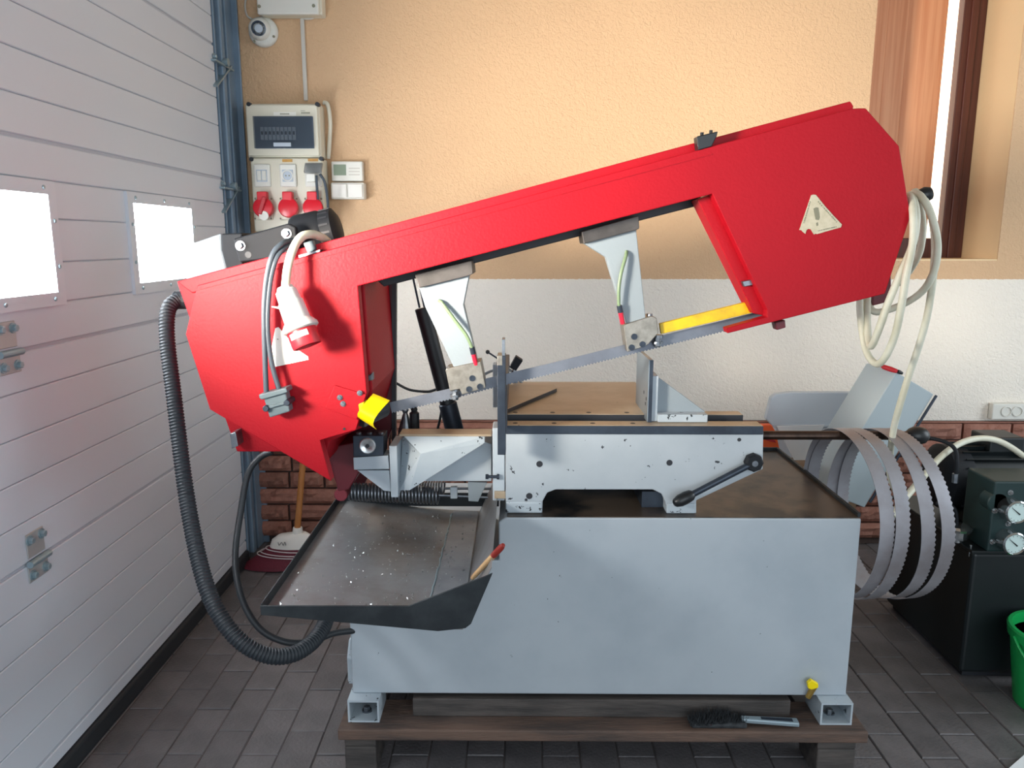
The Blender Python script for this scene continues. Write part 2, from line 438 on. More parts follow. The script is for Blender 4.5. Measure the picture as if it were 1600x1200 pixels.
    for u, v in wins:
        bm = nb(); fw = .034
        box(bm, XD-.01, XD+.010, u, v, wz[0], wz[0]+fw); box(bm, XD-.01, XD+.010, u, v, wz[1]-fw, wz[1])
        box(bm, XD-.01, XD+.010, u, u+fw, wz[0]+fw, wz[1]-fw); box(bm, XD-.01, XD+.010, v-fw, v, wz[0]+fw, wz[1]-fw)
        f = mk('window_frame', bm, 'door_frame_white', dr)
        mk('pane', bx(XD-.004, XD, u+fw, v-fw, wz[0]+fw, wz[1]-fw), 'pane', f)
        bm = nb()
        for y in (u+.05, (u+v)/2, v-.05):
            for z in (wz[0]+fw/2, wz[1]-fw/2): lathe([(.006, 0), (.005, .003), (0, .004)], (XD+.010, y, z), (1, 0, 0), 8, bm)
        for z in (wz[0]+.1, wz[1]-.1):
            for y in (u+fw/2, v-fw/2): lathe([(.006, 0), (.005, .003), (0, .004)], (XD+.010, y, z), (1, 0, 0), 8, bm)
        mk('screw', bm, 'galv_light', f)
    mk('bottom_seal', bx(XD-.03, XD+.012, -1.5, 3.235, .002, .062, .008), 'seal_black', dr)
    for yc, zj, mm in ((1.80, 1.158, 'hinge_steel'), (1.815, .632, 'hinge_steel')):
        h = mk('hinge', bev(box(box(nb(), XD, XD+.003, yc-.035, yc+.035, zj+.012, zj+.075), XD, XD+.003, yc-.04, yc+.04, zj-.05, zj-.008), .002, 1), mm, dr)
        mk('hinge_knuckle', cyl((XD+.008, yc-.04, zj), (XD+.008, yc+.04, zj), .009, 12), 'galv_light', h)
        for y, z in ((yc-.024, zj+.058), (yc+.024, zj+.058), (yc-.026, zj-.032), (yc+.026, zj-.032)):
            mk('bolt', hexbolt((XD+.003, y, z), (1, 0, 0), .0085, .012), 'galv_light', h)
    # steel post with the roller track
    tr = struct(mk('trim_1', bx(XD-.05, XD-.028, 3.24, 3.495, 0, 2.95, .002), 'galvanised'))
    mk('track_channel', bx(XD-.028, XD+.012, 3.295, 3.33, .02, 2.95, .006), 'galvanised', tr)
    mk('track_lip', bx(XD-.028, XD+.004, 3.245, 3.258, .02, 2.95, .003), 'galvanised', tr)
    mk('post_flange', bx(XD-.028, XD-.004, 3.40, 3.485, 0, 2.95, .004), 'galvanised', tr)
    mk('post_fold', bx(XD-.028, XD+.02, 3.475, 3.488, 0, 2.95, .003), 'galvanised', tr)
    for z in (2.12, 1.63):
        b = mk('roller_bracket', bev(box(nb(), XD-.01, XD+.02, 3.20, 3.40, z, z+.008), .002, 1), 'galv_light', tr)
        br = nb(); M0 = Matrix.Translation((XD+.005, 3.30, z-.035)) @ Matrix.Rotation(math.radians(32), 4, 'X')
        box(br, -.012, .012, -.11, .10, -.004, .004, M0); mk('bracket_strut', br, 'galv_light', b)
        mk('roller', cyl((XD+.008, 3.31, z+.018), (XD+.03, 3.31, z+.018), .016, 14), 'galv_light', b)
        mk('bolt', hexbolt((XD+.003, 3.225, z+.022), (1, 0, 0), .008, .012), 'galv_light', b)
mat('pane_soft', '#FFF0D8', .4, emit=1.6)
build_setting()

# ------------------------------------------------------------------ the band saw
YB = 1.87          # plane of the cutting blade
def saw_band(path, width_dir, wid, th, tooth, pitch, bm=None):
    """flat toothed band along path; width_dir(i) points from back edge to teeth"""
    bm = bm or nb(); path = resample(path, pitch/2); n = len(path); rows = []
    for i, p in enumerate(path):
        t = (path[min(i+1, n-1)]-path[max(i-1, 0)]).normalized(); wd = width_dir(i/(n-1)).normalized(); nn = t.cross(wd).normalized()
        e = wid-(tooth if i % 2 else 0)
        rows.append([bm.verts.new(p+nn*th/2), bm.verts.new(p+wd*e+nn*th/2), bm.verts.new(p+wd*e-nn*th/2), bm.verts.new(p-nn*th/2)])
    for A, B in zip(rows, rows[1:]):
        for k in range(4): bm.faces.new((A[k], A[(k+1) % 4], B[(k+1) % 4], B[k]))
    bm.faces.new(rows[0]); bm.faces.new(rows[-1])
    return bm
def hollow(x0, x1, z0, z1, y0, y1, t):
    bm = nb(); o = [(x0, z0), (x1, z0), (x1, z1), (x0, z1)]; i = [(x0+t, z0+t), (x1-t, z0+t), (x1-t, z1-t), (x0+t, z1-t)]
    V = {(k, y): [bm.verts.new((a, y, b)) for a, b in q] for k, q in (('o', o), ('i', i)) for y in (y0, y1)}
    for a in range(4):
        b = (a+1) % 4
        bm.faces.new((V['o', y0][a], V['o', y0][b], V['o', y1][b], V['o', y1][a])); bm.faces.new((V['i', y0][b], V['i', y0][a], V['i', y1][a], V['i', y1][b]))
        for y in (y0, y1): bm.faces.new((V['o', y][a], V['i', y][a], V['i', y][b], V['o', y][b]))
    return bm

def build_saw():
    T = thing('band_saw', 'red and grey metal-cutting band saw with raised sloping bow on a timber pallet', 'band saw', (.2, 2.2, .144))
    CX0, CX1, CZ0, CZ1, CY0, CY1 = -.452, .888, .209, .713, 1.90, 2.56
    # cabinet with the low left part under the chip tray
    cab = mk('cabinet', prism([(CX0, CZ0), (CX1, CZ0), (CX1, CZ1), (-.035, CZ1), (-.052, CZ1-.012), (-.052, .595), (CX0, .595)], CY0, CY1, .004), 'grey_paint', T)
    mk('deck_plate', bx(-.03, CX1-.004, CY0+.004, CY1, CZ1, CZ1+.002), 'deck_steel', cab)
    mk('deck_rim', bx(CX1-.006, CX1+.002, CY0+.01, CY1, CZ1, CZ1+.012, .001), 'tray_edge', cab)
    mk('deck_rim', bx(-.03, CX1, CY1-.006, CY1+.002, CZ1, CZ1+.012, .001), 'tray_edge', cab)
    for x0, x1 in ((at(543, 1105, 1.865).x, at(592, 1105, 1.865).x), (at(1284, 1095, 1.865).x, at(1334, 1095, 1.865).x)):
        for y0, y1 in ((1.865, 1.97), (2.49, 2.60)):
            f = mk('foot', hollow(x0, x1, .145, .209, y0, y1, .005), 'grey_paint_worn', cab)
            if y0 < 2: mk('bolt', hexbolt(((x0+x1)/2, 1.91, .150), (0, 0, 1), .009, .014), 'steel', cab)
    mk('side_flange', bev(prism([(1.94, .21), (2.05, .21), (2.05, .29), (2.02, .33), (1.97, .33), (1.94, .29)], CX0-.022, CX0), .006), 'grey_paint_worn', cab)
    sf = cab.children[-1]
    sf.data.transform(Matrix(((0, 1, 0, 0), (1, 0, 0, 0), (0, 0, 1, 0), (0, 0, 0, 1))))
    va = at(1262, 1090, 1.885); vb = at(1272, 1072, 1.885)
    v = mk('drain_valve', cyl(va, vb, .007, 10, .009), 'brass', cab)
    mk('valve_handle', bev(pp([(1262, 1068), (1268, 1063), (1279, 1069), (1279, 1075), (1268, 1078), (1263, 1076)], 1.875, 1.887), .002), 'yellow', cab)

    # chip tray: sheet-steel trough in front of and left of the vise
    bm = nb(); Y0, Y1 = 1.50, 2.22
    fl = [(-.54, .648), (-.20, .618), (-.118, .616), (-.056, .755)]
    A = [bm.verts.new((x, Y0, z)) for x, z in fl]; B = [bm.verts.new((x, Y1, z)) for x, z in fl]
    A2 = [bm.verts.new((x, Y0, z-.003)) for x, z in fl]; B2 = [bm.verts.new((x, Y1, z-.003)) for x, z in fl]
    for i in range(3):
        bm.faces.new((A[i], A[i+1], B[i+1], B[i])); bm.faces.new((A2[i+1], A2[i], B2[i], B2[i+1]))
        bm.faces.new((A[i], A2[i], A2[i+1], A[i+1])); bm.faces.new((B[i+1], B2[i+1], B2[i], B[i]))
    for a, b, c, d in ((A, A2, B2, B),):
        for k in (0, 3): bm.faces.new((A[k], B[k], B2[k], A2[k]))
    tr = mk('chip_tray', bm, 'tray_steel', T)
    mk('weld_seam', tube([Vector((-.20+random.uniform(-.002, .002), Y0+.02+(Y1-Y0-.05)*i/40, .6185)) for i in range(41)], lambda t: .0016+.0012*abs(math.sin(t*60)), 6), 'galv_light', tr)
    mk('tray_trough', bx(-.197, -.121, Y0+.002, Y1-.01, .6165, .6195), 'trough_steel', tr)
    mk('tray_front_lip', bev(prism([(-.543, .667), (-.23, .668), (-.054, .742), (-.10, .628), (-.112, .618), (-.17, .611), (-.543, .646)], Y0-.004, Y0), .0008, 1), 'tray_edge', tr)
    mk('tray_side_lip', bx(-.543, -.540, Y0, Y1, .646, .670, .0008), 'tray_edge', tr)
    mk('tray_back_lip', bx(-.54, -.06, Y1, Y1+.003, .63, .672), 'tray_edge', tr)

    # vise bed standing on the deck
    bed = mk('vise_bed', pp([(790, 677), (1193, 674), (1192, 733), (1088, 782), (1088, 809), (1042, 810), (1040, 785), (1034, 772), (1020, 765), (868, 765), (855, 770), (848, 783), (847, 808), (790, 808)], 1.935, 1.975, .002), 'bed_paint', T)
    X0, X1 = at(789, 668, 1.933).x, at(1193, 665, 1.933).x
    mk('bed_rear_plate', bx(X0, X1-.15, 2.40, 2.44, CZ1+.003, .925), 'grey_paint_plain', bed)
    for x in (X0+.01, X1-.30): mk('bed_cross_web', bx(x, x+.06, 1.975, 2.40, CZ1+.003, .76), 'dark_steel', bed)
    mk('bed_under_web', bx(X0+.01, X1-.16, 1.975, 2.40, .86, .925), 'dark_steel', bed)
    for q, r in (((843, 725), .0085), ((1046, 723), .008), ((827, 775), .0085), ((1155, 687), .005), ((822, 781), .004)):
        c = at(*q, 1.935); h = mk('bolt_hole', cyl((c.x, 1.9342, c.z), (c.x, 1.937, c.z), r, 16), 'black_frame', bed)
    for x0, y0, x1, y1 in ((875, 690, 876, 703), (1040, 752, 1064, 740), (905, 691, 902, 692)):
        pass
    zt = .951
    mk('wear_rail', bx(X0, X1, 1.931, 1.985, zt-.022, zt, .0015), 'dark_steel', bed)
    mk('rail_top', bx(X0+.002, X1-.002, 1.934, 1.984, zt, zt+.0012), 'brass_steel', bed)
    mk('rail', bx(X0, X1-.03, 2.012, 2.055, zt-.03, zt+.0115, .001), 'black_frame', bed); mk('rail_top', bx(X0+.001, X1-.032, 2.013, 2.054, zt+.0115, zt+.0128), 'brass_steel', bed)
    tb = mk('table_plate', bx(X0, .385, 2.057, 2.50, zt-.02, zt+.0125, .0015), 'brass_steel', bed)
    mk('slot_floor', bx(X0, X1-.02, 1.985, 2.015, zt-.03, zt-.022), 'black_frame', bed)
    bm = nb(); zz = zt+.0135
    tri = [atz(791, 646, zz), atz(870, 612, zz), atz(866, 606.5, zz), atz(791, 606.5, zz)]
    a = [bm.verts.new((p.x, p.y, zz)) for p in tri]; b = [bm.verts.new((p.x, p.y, zz+.010)) for p in tri]
    bm.faces.new(a); bm.faces.new(b)
    for i in range(4): bm.faces.new((a[i], a[(i+1) % 4], b[(i+1) % 4], b[i]))
    sw = mk('swivel_plate', bm, 'black_frame', bed)
    bm = nb(); a = [bm.verts.new((p.x, p.y, zz+.0101)) for p in tri]; b = [bm.verts.new((p.x, p.y, zz+.0115)) for p in tri]; bm.faces.new(a); bm.faces.new(b)
    for i in range(4): bm.faces.new((a[i], a[(i+1) % 4], b[(i+1) % 4], b[i]))
    mk('swivel_top', bm, 'brass_steel', bed)
    for q in ((805, 667.5), (866, 666), (926, 665), (988, 664)):
        p = atz(q[0], q[1]-3, zt); mk('countersunk_screw', lathe([(.007, 0), (.006, .0006), (.002, .0007), (0, .0002)], (p.x, 1.958, zt+.0012), (0, 0, 1), 12), 'black_frame', bed)
    for q in (805, 863, 919, 978):
        p = atz(q, 650, zt); mk('countersunk_screw', lathe([(.007, 0), (.006, .0006), (.002, .0007), (0, .0002)], (p.x, 2.034, zt+.0128), (0, 0, 1), 12), 'black_frame', bed)
    for q in ((1123, 655), (1150, 648.5), (1175, 657)):
        pass
    # feet of the bed
    mk('bed_foot', bx(at(790, 800, 1.93).x, at(847, 800, 1.93).x, 1.928, 2.0, CZ1+.002, CZ1+.034, .004), 'grey_paint_worn', bed)
    mk('bed_foot', bx(at(1041, 800, 1.93).x, at(1087, 800, 1.93).x, 1.928, 2.0, CZ1+.002, CZ1+.03, .004), 'grey_paint_worn', bed)
    # clamp lever
    pc = at(1177, 722, 1.925); pe = at(1079, 774, 1.90); pg = at(1049, 789, 1.89)
    lv = mk('clamp_lever', lathe([(.021, 0), (.024, .004), (.024, .020), (.020, .025)], (pc.x, 1.935, pc.z), (0, -1, 0), 8), 'motor_grey', T)
    d = (pe-Vector((pc.x, 1.92, pc.z)))
    mk('lever_arm', cyl(Vector((pc.x, 1.92, pc.z)), pe, .0085, 14), 'dark_steel', lv)
    mk('lever_grip', lathe([(.009, 0), (.014, .006), (.0165, .022), (.016, .04), (.011, .054), (.006, .058)], pe-(pg-pe)*.15, pg-pe, 16), 'black_plastic', lv, True)
    mk('lever_screw', cyl((pc.x, 1.911, pc.z), (pc.x, 1.908, pc.z), .008, 12), 'steel', lv)
    # spindle
    a = at(1175, 680, 2.08); b = at(1428, 680, 2.08); b.z = a.z
    sp_ = mk('vise_spindle', cyl(a, b, .0125, 18, ch=.002), 'shaft_steel', T)
    mk('spindle_knob', lathe([(.013, -.02), (.02, -.012), (.025, 0), (.0255, .012), (.022, .028), (.013, .038), (0, .041)], b, b-a, 22), 'black_plastic', T, True)
    # fixed jaw
    fj = mk('fixed_jaw', bx(at(777, 600, 1.81).x, at(790, 600, 1.81).x, 1.81, 1.862, at(783, 711, 1.81).z, at(783, 556, 1.81).z, .0015), 'dark_steel', T)
    mk('jaw_liner', bx(at(784.5, 600, 1.815).x, at(789, 600, 1.815).x, 1.815, 1.86, at(783, 556, 1.81).z, at(783, 531, 1.81).z), 'steel', fj)
    mk('jaw_cap', bx(at(777, 600, 1.8095).x, at(785, 600, 1.8095).x, 1.8095, 1.861, at(783, 571, 1.81).z, at(783, 555.5, 1.81).z, .001), 'block_steel', fj)
    xj = at(777, 600, 1.81).x+.004
    mk('jaw_rear_plate', bx(xj, xj+.018, 1.885, 2.42, zt+.001, zt+.115, .0015), 'dark_steel', fj)
    mk('jaw_post', bx(xj-.03, xj-.004, 2.25, 2.30, .93, 1.06, .002), 'grey_paint_plain', fj)
    mk('bed_side_block', bx(at(770, 700, 1.97).x, at(789, 700, 1.97).x, 1.945, 2.02, CZ1+.03, at(780, 668, 1.95).z, .003), 'grey_paint_plain', fj)
    p = at(766, 743, 1.95); mk('adjusting_screw', cyl((p.x-.008, 1.94, p.z), (p.x+.024, 1.94, p.z), .004, 10, bm=cyl((p.x-.012, 1.94, p.z), (p.x-.004, 1.94, p.z), .0075, 6, bm=cyl((p.x+.018, 1.94, p.z), (p.x+.024, 1.94, p.z), .0075, 12))), 'dark_steel', fj)
    # movable jaw
    xm = at(1012.5, 600, 1.97).x
    ztop = at(1015, 562, 1.97).z
    mj = mk('movable_jaw', bx(xm, xm+.011, 1.968, 2.17, zt+.002, ztop, .0012), 'jaw_side', T)
    mk('jaw_edge', bx(xm+.0025, xm+.0118, 1.9665, 1.9685, zt+.002, ztop-.001), 'dark_steel', mj)
    mk('jaw_back', bx(xm+.011, xm+.028, 1.975, 2.16, zt+.002, at(1020, 587, 1.98).z, .0015), 'grey_paint_plain', mj)
    mk('jaw_gusset', prism([(xm+.028, zt+.002), (at(1104, 650, 1.98).x, zt+.002), (at(1104, 650, 1.98).x, zt+.024), (at(1099, 645, 1.98).x, zt+.03), (xm+.028, at(1029, 590, 1.98).z)], 2.0, 2.02, .001), 'arm_grey', mj)
    mk('jaw_base', bx(xm+.028, at(1105, 655, 1.97).x, 1.965, 2.06, zt+.002, zt+.023, .002), 'grey_paint_worn', mj)
    for y, z in ((1.99, zt+.06), (2.03, zt+.07), (2.0, zt+.045)): mk('jaw_screw', cyl((xm-.0006, y, z), (xm+.002, y, z), .005, 12), 'black_frame', mj)

    # left support arm, gussets and guide block
    yA = 1.955
    arm = mk('support_arm', pp([(627, 690), (757, 690), (768, 694), (768, 752), (700, 752), (640, 752)], 2.03, 2.14, .002), 'grey_paint_plain', T)
    mk('arm_top_plate', bx(at(624, 685, 1.96).x, at(768, 685, 1.96).x, yA, 2.015, at(690, 682, yA).z, at(690, 682, yA).z+.006, .001), 'brass_steel', arm)
    # pyramid-shaped gusset
    bm = nb(); P = [at(632, 682, yA), at(757, 682, yA), at(757, 692, yA), at(640, 766, yA), at(624, 766, yA+.02), at(629, 684, 2.03)]
    ap = at(657, 709, yA-.012)
    V = [bm.verts.new(p) for p in P]; W = [bm.verts.new(p+Vector((0, .05, 0))) for p in P]; c = bm.verts.new(ap)
    for i in range(6): bm.faces.new((V[i], V[(i+1) % 6], c)); bm.faces.new((V[i], W[i], W[(i+1) % 6], V[(i+1) % 6]))
    bm.faces.new(W); mk('folded_gusset', bm, 'grey_paint_worn', arm)
    mk('end_plate', pp([(608, 697), (620, 697), (622, 777), (611, 777)], yA-.01, yA+.10, .001), 'grey_paint_plain', arm)
    mk('bracket_shelf', pp([(552, 715), (606, 712), (608, 733), (553, 734)], yA-.01, yA+.05, .001), 'grey_paint_plain', arm)
    mk('shelf_gusset', pp([(558, 735), (608, 735), (611, 768), (600, 767)], yA, yA+.012, .001), 'grey_paint_plain', arm)
    mk('tab_plate', pp([(731, 753), (761, 754), (747, 784), (732, 783)], 2.05, 2.06, .001), 'arm_grey', arm)
    mk('rest_block', bx(at(773, 770, 1.96).x, at(790, 770, 1.96).x, 1.938, 2.02, at(780, 775, 1.96).z, at(780, 764, 1.96).z, .001), 'brass_steel', arm)
    gb = mk('guide_roller_block', pp([(551, 681), (599, 681), (599, 712), (552, 714)], yA-.015, yA+.05, .002), 'dark_steel', T)
    p = at(574, 697, yA-.02)
    mk('roller_disc', lathe([(.0215, 0), (.0215, .004), (.019, .006), (.008, .0045), (.0065, .003), (0, .003)], (p.x, yA-.015, p.z), (0, -1, 0), 28), 'white_metal_disc', gb, True)
    mk('disc_hole', cyl((p.x, yA-.0205, p.z), (p.x, yA-.0185, p.z), .0055, 14), 'black_frame', gb)
    for q in (560, 577, 595):
        p = at(q, 681, yA); mk('block_bolt', hexbolt((p.x, yA+.005, p.z), (0, 0, 1), .007, .009), 'steel', gb)
    # springs
    for a, b, r, turns in ((at(545, 768, 2.10), at(686, 774, 2.10), .0245, 27), (at(600, 762, 2.19), at(694, 763, 2.19), .020, 22)):
        d = b-a; u, v = frame_of(d); ps = []
        for i in range(turns*10+1):
            t = i/(turns*10); an = 2*math.pi*turns*t; ps.append(a+d*t+(u*math.cos(an)+v*math.sin(an))*r)
        sg = mk('tension_spring', tube(ps, .0030, 6), 'spring_steel', T, True)
        mk('spring_rod', cyl(b, b+d.normalized()*.14, .004, 8), 'steel', sg)
    p = at(708, 768, 2.08); mk('spring_anchor', bev(box(nb(), p.x-.008, p.x+.012, 2.075, 2.09, p.z-.02, p.z+.014), .002), 'grey_paint_worn', T)
    p = at(536, 768, 2.08); mk('pivot_boss', cyl((p.x, 2.05, p.z), (p.x, 2.16, p.z), .019, 20, ch=.002), 'boss_red', T)

    # ---- bow
    yA0 = 1.78
    cov = mk('bow_front_cover', pp([(308, 446), (1329, 170), (1342, 169), (1353, 169), (1405, 228), (1423, 338), (1383, 459), (1137, 521), (1135, 513), (1199, 495), (1199, 485), (1113, 303), (559, 447), (573, 614), (556, 672), (500, 688), (517, 752), (328, 640), (290, 522)], yA0, yA0+.035, .002), 'red_paint', T)
    mk('wheel_box', pp([(276, 441), (559, 366), (569, 446), (582, 610), (566, 668), (515, 690), (500, 735), (440, 706), (370, 706)], 1.84, 2.19, .003), 'red_paint', T)
    mk('bow_top_rail', pp([(276, 440), (1329, 158), (1334, 166), (1330, 186), (300, 458)], 1.815, 2.0, .002), 'red_paint', T)
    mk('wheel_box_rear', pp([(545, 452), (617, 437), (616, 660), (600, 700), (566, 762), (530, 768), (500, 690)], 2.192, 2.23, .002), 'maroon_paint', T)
    mk('box_edge_strip', pp([(612, 440), (619, 438), (618, 690), (612, 690)], 2.18, 2.20), 'black_frame', T)
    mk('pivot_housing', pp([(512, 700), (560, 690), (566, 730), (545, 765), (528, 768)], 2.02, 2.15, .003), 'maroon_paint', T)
    mk('bow_beam', pp([(580, 430), (1095, 300), (1096, 320), (600, 448)], 1.90, 2.0, .002), 'black_frame', T)
    rb = mk('idler_box', pp([(1090, 312), (1113, 303), (1330, 190), (1400, 235), (1415, 338), (1378, 455), (1215, 497), (1178, 490)], 1.815, 1.885, .002), 'red_paint', T)
    mk('box_clip', pp([(1160, 440), (1175, 437), (1178, 445), (1163, 448)], 1.80, 1.83, .001), 'steel', rb)
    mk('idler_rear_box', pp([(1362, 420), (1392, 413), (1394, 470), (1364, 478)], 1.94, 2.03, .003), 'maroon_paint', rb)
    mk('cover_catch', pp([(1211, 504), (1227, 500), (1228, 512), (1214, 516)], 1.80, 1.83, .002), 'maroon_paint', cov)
    mk('cover_clip', pp([(1089, 213), (1122, 205), (1120, 213), (1112, 229), (1091, 235)], yA0-.004, yA0+.03, .002), 'black_plastic', cov)
    for q in (1098, 1112): p = at(q, 212 - (q-1098)*.25, yA0); mk('clip_screw', cyl((p.x, yA0+.008, p.z), (p.x, yA0+.008, p.z+.008), .004, 8), 'black_plastic', cov)
    mk('cover_latch', pp([(359, 678), (368, 675), (372, 697), (362, 701)], 1.80, 1.84, .001), 'steel', cov)
    mk('cover_fold', pp([(306, 452), (1112, 240), (1112, 241.5), (307, 454)], yA0-.0025, yA0), 'red_paint', cov)
    # adjuster plate on the cover
    pl = mk('adjuster_plate', pp([(523, 602), (572, 617), (557, 656), (508, 638)], yA0-.005, yA0, .001), 'red_paint', cov)
    for q in ((531, 621), (536, 631), (562, 614)):
        p = at(*q, yA0-.005); mk('bolt', hexbolt((p.x, yA0-.005, p.z), (0, -1, 0), .0045, .006), 'steel', pl)
    p = at(538, 670, yA0); mk('cover_screw', cyl((p.x, yA0-.002, p.z), (p.x, yA0, p.z), .003, 10), 'black_frame', cov)
    mk('wing_nut', pp([(570, 588), (578, 586), (582, 582), (583, 594), (571, 597)], 1.83, 1.85, .002), 'steel', cov)
    # warning triangles
    s1 = mk('warning_sticker', pp([(430, 513), (435, 511), (452, 531), (455, 540), (481, 557), (482, 562), (431, 573), (422, 571), (424, 545)], yA0-.0012, yA0), 'sticker_white', cov)
    s1['label'] = 'white torn triangular warning sticker'
    k = 13.336
    def sp2(l): return [(1230+x/k, 290+y/k) for x, y in l]
    s2 = mk('warning_sticker', pp(sp2([(500, 200), (550, 185), (600, 195), (780, 420), (960, 620), (1140, 810), (1120, 870), (880, 935), (620, 1012), (600, 1000), (555, 1018), (490, 910), (440, 900), (400, 930), (380, 1005), (320, 960), (300, 930), (255, 922)]), yA0-.0012, yA0), 'sticker_old', cov)
    s2['label'] = 'faded triangular warning sticker with a torn lower corner'
    bm = nb()
    for a, b in (((480, 330), (340, 800)), ((640, 330), (1050, 780)), ((640, 945), (1040, 855))):
        rr = random.Random(5); t = 0.
        while t < .95:
            l = rr.uniform(.02, .06); q0 = Vector(a).lerp(Vector(b), t); q1 = Vector(a).lerp(Vector(b), min(1, t+l)); n = (Vector(b)-Vector(a)).normalized().orthogonal()*12
            prism(px(sp2([tuple(q0+n), tuple(q1+n), tuple(q1-n), tuple(q0-n)]), yA0-.0012), yA0-.0016, yA0-.0012, 0, bm); t += l+rr.uniform(.01, .04)
    mk('sticker_print', bm, 'print_grey', s2)
    mk('exclamation_mark', prism(px(sp2([(545, 480), (600, 450), (650, 460), (680, 660), (660, 720), (590, 710)]), yA0-.0012), yA0-.0016, yA0-.0012, 0, prism(px(sp2([(600, 780), (640, 760), (650, 830), (610, 845)]), yA0-.0012), yA0-.0016, yA0-.0012)), 'print_grey', s2)
    for q in ((428, 556), (434, 530), (450, 545), (476, 561), (455, 567)):
        mk('print_mark', prism(px([(q[0]-1, q[1]-1), (q[0]+1, q[1]-.5), (q[0]+1, q[1]+1), (q[0]-1, q[1]+.6)], yA0-.0012), yA0-.0016, yA0-.0012), 'print_grey', s1)
    # tension hand knob behind the idler end
    p = at(1446, 304, 1.90); mk('tension_knob', lathe([(.006, -.06), (.007, -.02), (.015, -.014), (.0185, 0), (.015, .012), (0, .019)], p, (1, 0, .25), 20), 'black_plastic', T, True)
    mk('tension_rod', cyl(at(1400, 316, 1.90), p, .009, 12), 'dark_steel', T)
    mk('blade_fitting', pp([(1405, 433), (1413, 430), (1416, 440), (1410, 448)], 1.9, 1.92, .002), 'black_plastic', T)

    # ---- blade, guards, guide arms
    cl = [at(608, 629, YB), at(703, 607, YB), at(761, 591, YB), at(860, 567.5, YB), at(976, 538.5, YB), at(1199, 483.5, YB)]
    wd = (at(860, 584, YB)-at(860, 567.5, YB)); wd = Vector((.25, 0, -1)).normalized()
    bl = mk('saw_blade', saw_band([cl[0], cl[-1]] if False else cl, lambda t: wd, .0285, .0014, .0035, .008), 'blade_steel', T)
    mk('blade_guard', pp([(1031, 506), (1191, 466), (1197, 484), (1033, 522)], 1.85, 1.866, .001), 'yellow_worn', T)
    # rounded yellow roller guard: part of a drum
    bm = nb(); ed = [(565, 632), (583, 615), (609, 626), (600, 640), (595, 652), (588, 671), (564, 657), (561, 647)]
    q0 = at(583, 615, 1.80); q1 = at(609, 626, 1.80); r0 = at(561, 654, 1.80); r1 = at(588, 671, 1.80)
    nseg = 12; rows = []
    for i in range(nseg+1):
        t = i/nseg; bul = math.sin(math.pi*t)
        a = q0.lerp(r0, t)+Vector((-.006*bul, -.055*bul, 0)); b = q1.lerp(r1, t)+Vector((-.012*bul, -.05*bul, .0))
        a2 = a+Vector((0, .003, 0)); b2 = b+Vector((0, .003, 0)); rows.append([bm.verts.new(z) for z in (a, b, b2, a2)])
    for A, B in zip(rows, rows[1:]):
        for j in range(4): bm.faces.new((A[j], A[(j+1) % 4], B[(j+1) % 4], B[j]))
    bm.faces.new(rows[0]); bm.faces.new(rows[-1])
    rg = mk('roller_guard', bm, 'yellow', T, True)
    mk('guard_tab', pp([(560, 632), (568, 629), (570, 644), (562, 646)], 1.765, 1.80, .001), 'yellow', rg)
    p = at(586, 642, 1.83); mk('guard_wheel', cyl((p.x-.03, 1.80, p.z-.008), (p.x+.012, 1.86, p.z+.004), .027, 18), 'black_frame', rg)

    def guide_arm(clamp, body, block, tubepts, bolts, low, cap):
        ar = mk('guide_arm', pp(body, 1.848, 1.888, .0015), 'arm_grey', T)
        mk('arm_clamp', pp(clamp, 1.832, 1.95, .0015), 'clamp_steel', ar)
        bk = mk('guide_block', pp(block, 1.838, 1.905, .0015), 'block_steel', ar)
        tp = [at(x, y, Y) for x, y, Y in tubepts]
        mk('coolant_tube', tube(spline(tp, 8), .0042, 10), 'tube_green', ar, True)
        e = tp[-1]; d = (tp[-1]-tp[-2]).normalized()
        mk('coolant_tap', cyl(e, e+d*.034, .0058, 10, ch=.001), 'valve_red', ar)
        mk('tap_nipple', cyl(e-d*.012, e+d*.005, .0065, 10), 'dark_steel', ar)
        for q in bolts:
            p = at(*q, 1.838); mk('socket_bolt', lathe([(.0075, 0), (.0075, .003), (.0045, .003), (.0045, .0012), (0, .0012)], (p.x, 1.838, p.z), (0, -1, 0), 14), 'dark_steel', ar)
        p = at(*low, 1.85); mk('lower_bolt', hexbolt((p.x, 1.855, p.z+.018), (.0, 0, -1), .0085, .03, bm=cyl((p.x, 1.855, p.z-.004), (p.x, 1.855, p.z+.002), .013, 14)), 'steel', ar)
        p = at(*cap, 1.86); mk('cap_screw', cyl((p.x, 1.86, p.z-.008), (p.x, 1.86, p.z+.006), .007, 12), 'steel', ar)
    guide_arm([(648, 429), (737, 407), (739, 428), (732, 431), (655, 450)], [(655, 449), (733, 430), (724, 476), (746, 567), (709, 574), (665, 481)],
              [(696, 578), (698, 576), (751, 565), (759, 606), (722, 617), (718, 608), (703, 611)], [(686, 470, 1.848), (692, 475, 1.838), (712, 502, 1.832), (728, 523, 1.832), (737, 542, 1.835), (739, 550, 1.837)], [(738, 591), (733, 608), (750, 604)], (711, 618), (702, 576))
    guide_arm([(909, 362), (998, 337), (999, 357), (995, 359), (912, 381)], [(912, 380), (994, 358), (1009, 498), (979, 506), (947, 402)],
              [(974, 510), (977, 507), (1018, 494), (1026, 497), (1029, 520), (1014, 537), (1009, 541), (980, 550)], [(979, 393, 1.848), (978, 400, 1.838), (971, 425, 1.832), (967, 450, 1.832), (967, 475, 1.835), (969, 485, 1.837)], [(991, 526), (987, 543), (1004, 538)], (1028, 535), (1015, 494))
    # hydraulic lift cylinder
    a, b = at(660, 481, 2.2), at(718, 701, 2.2); d = b-a
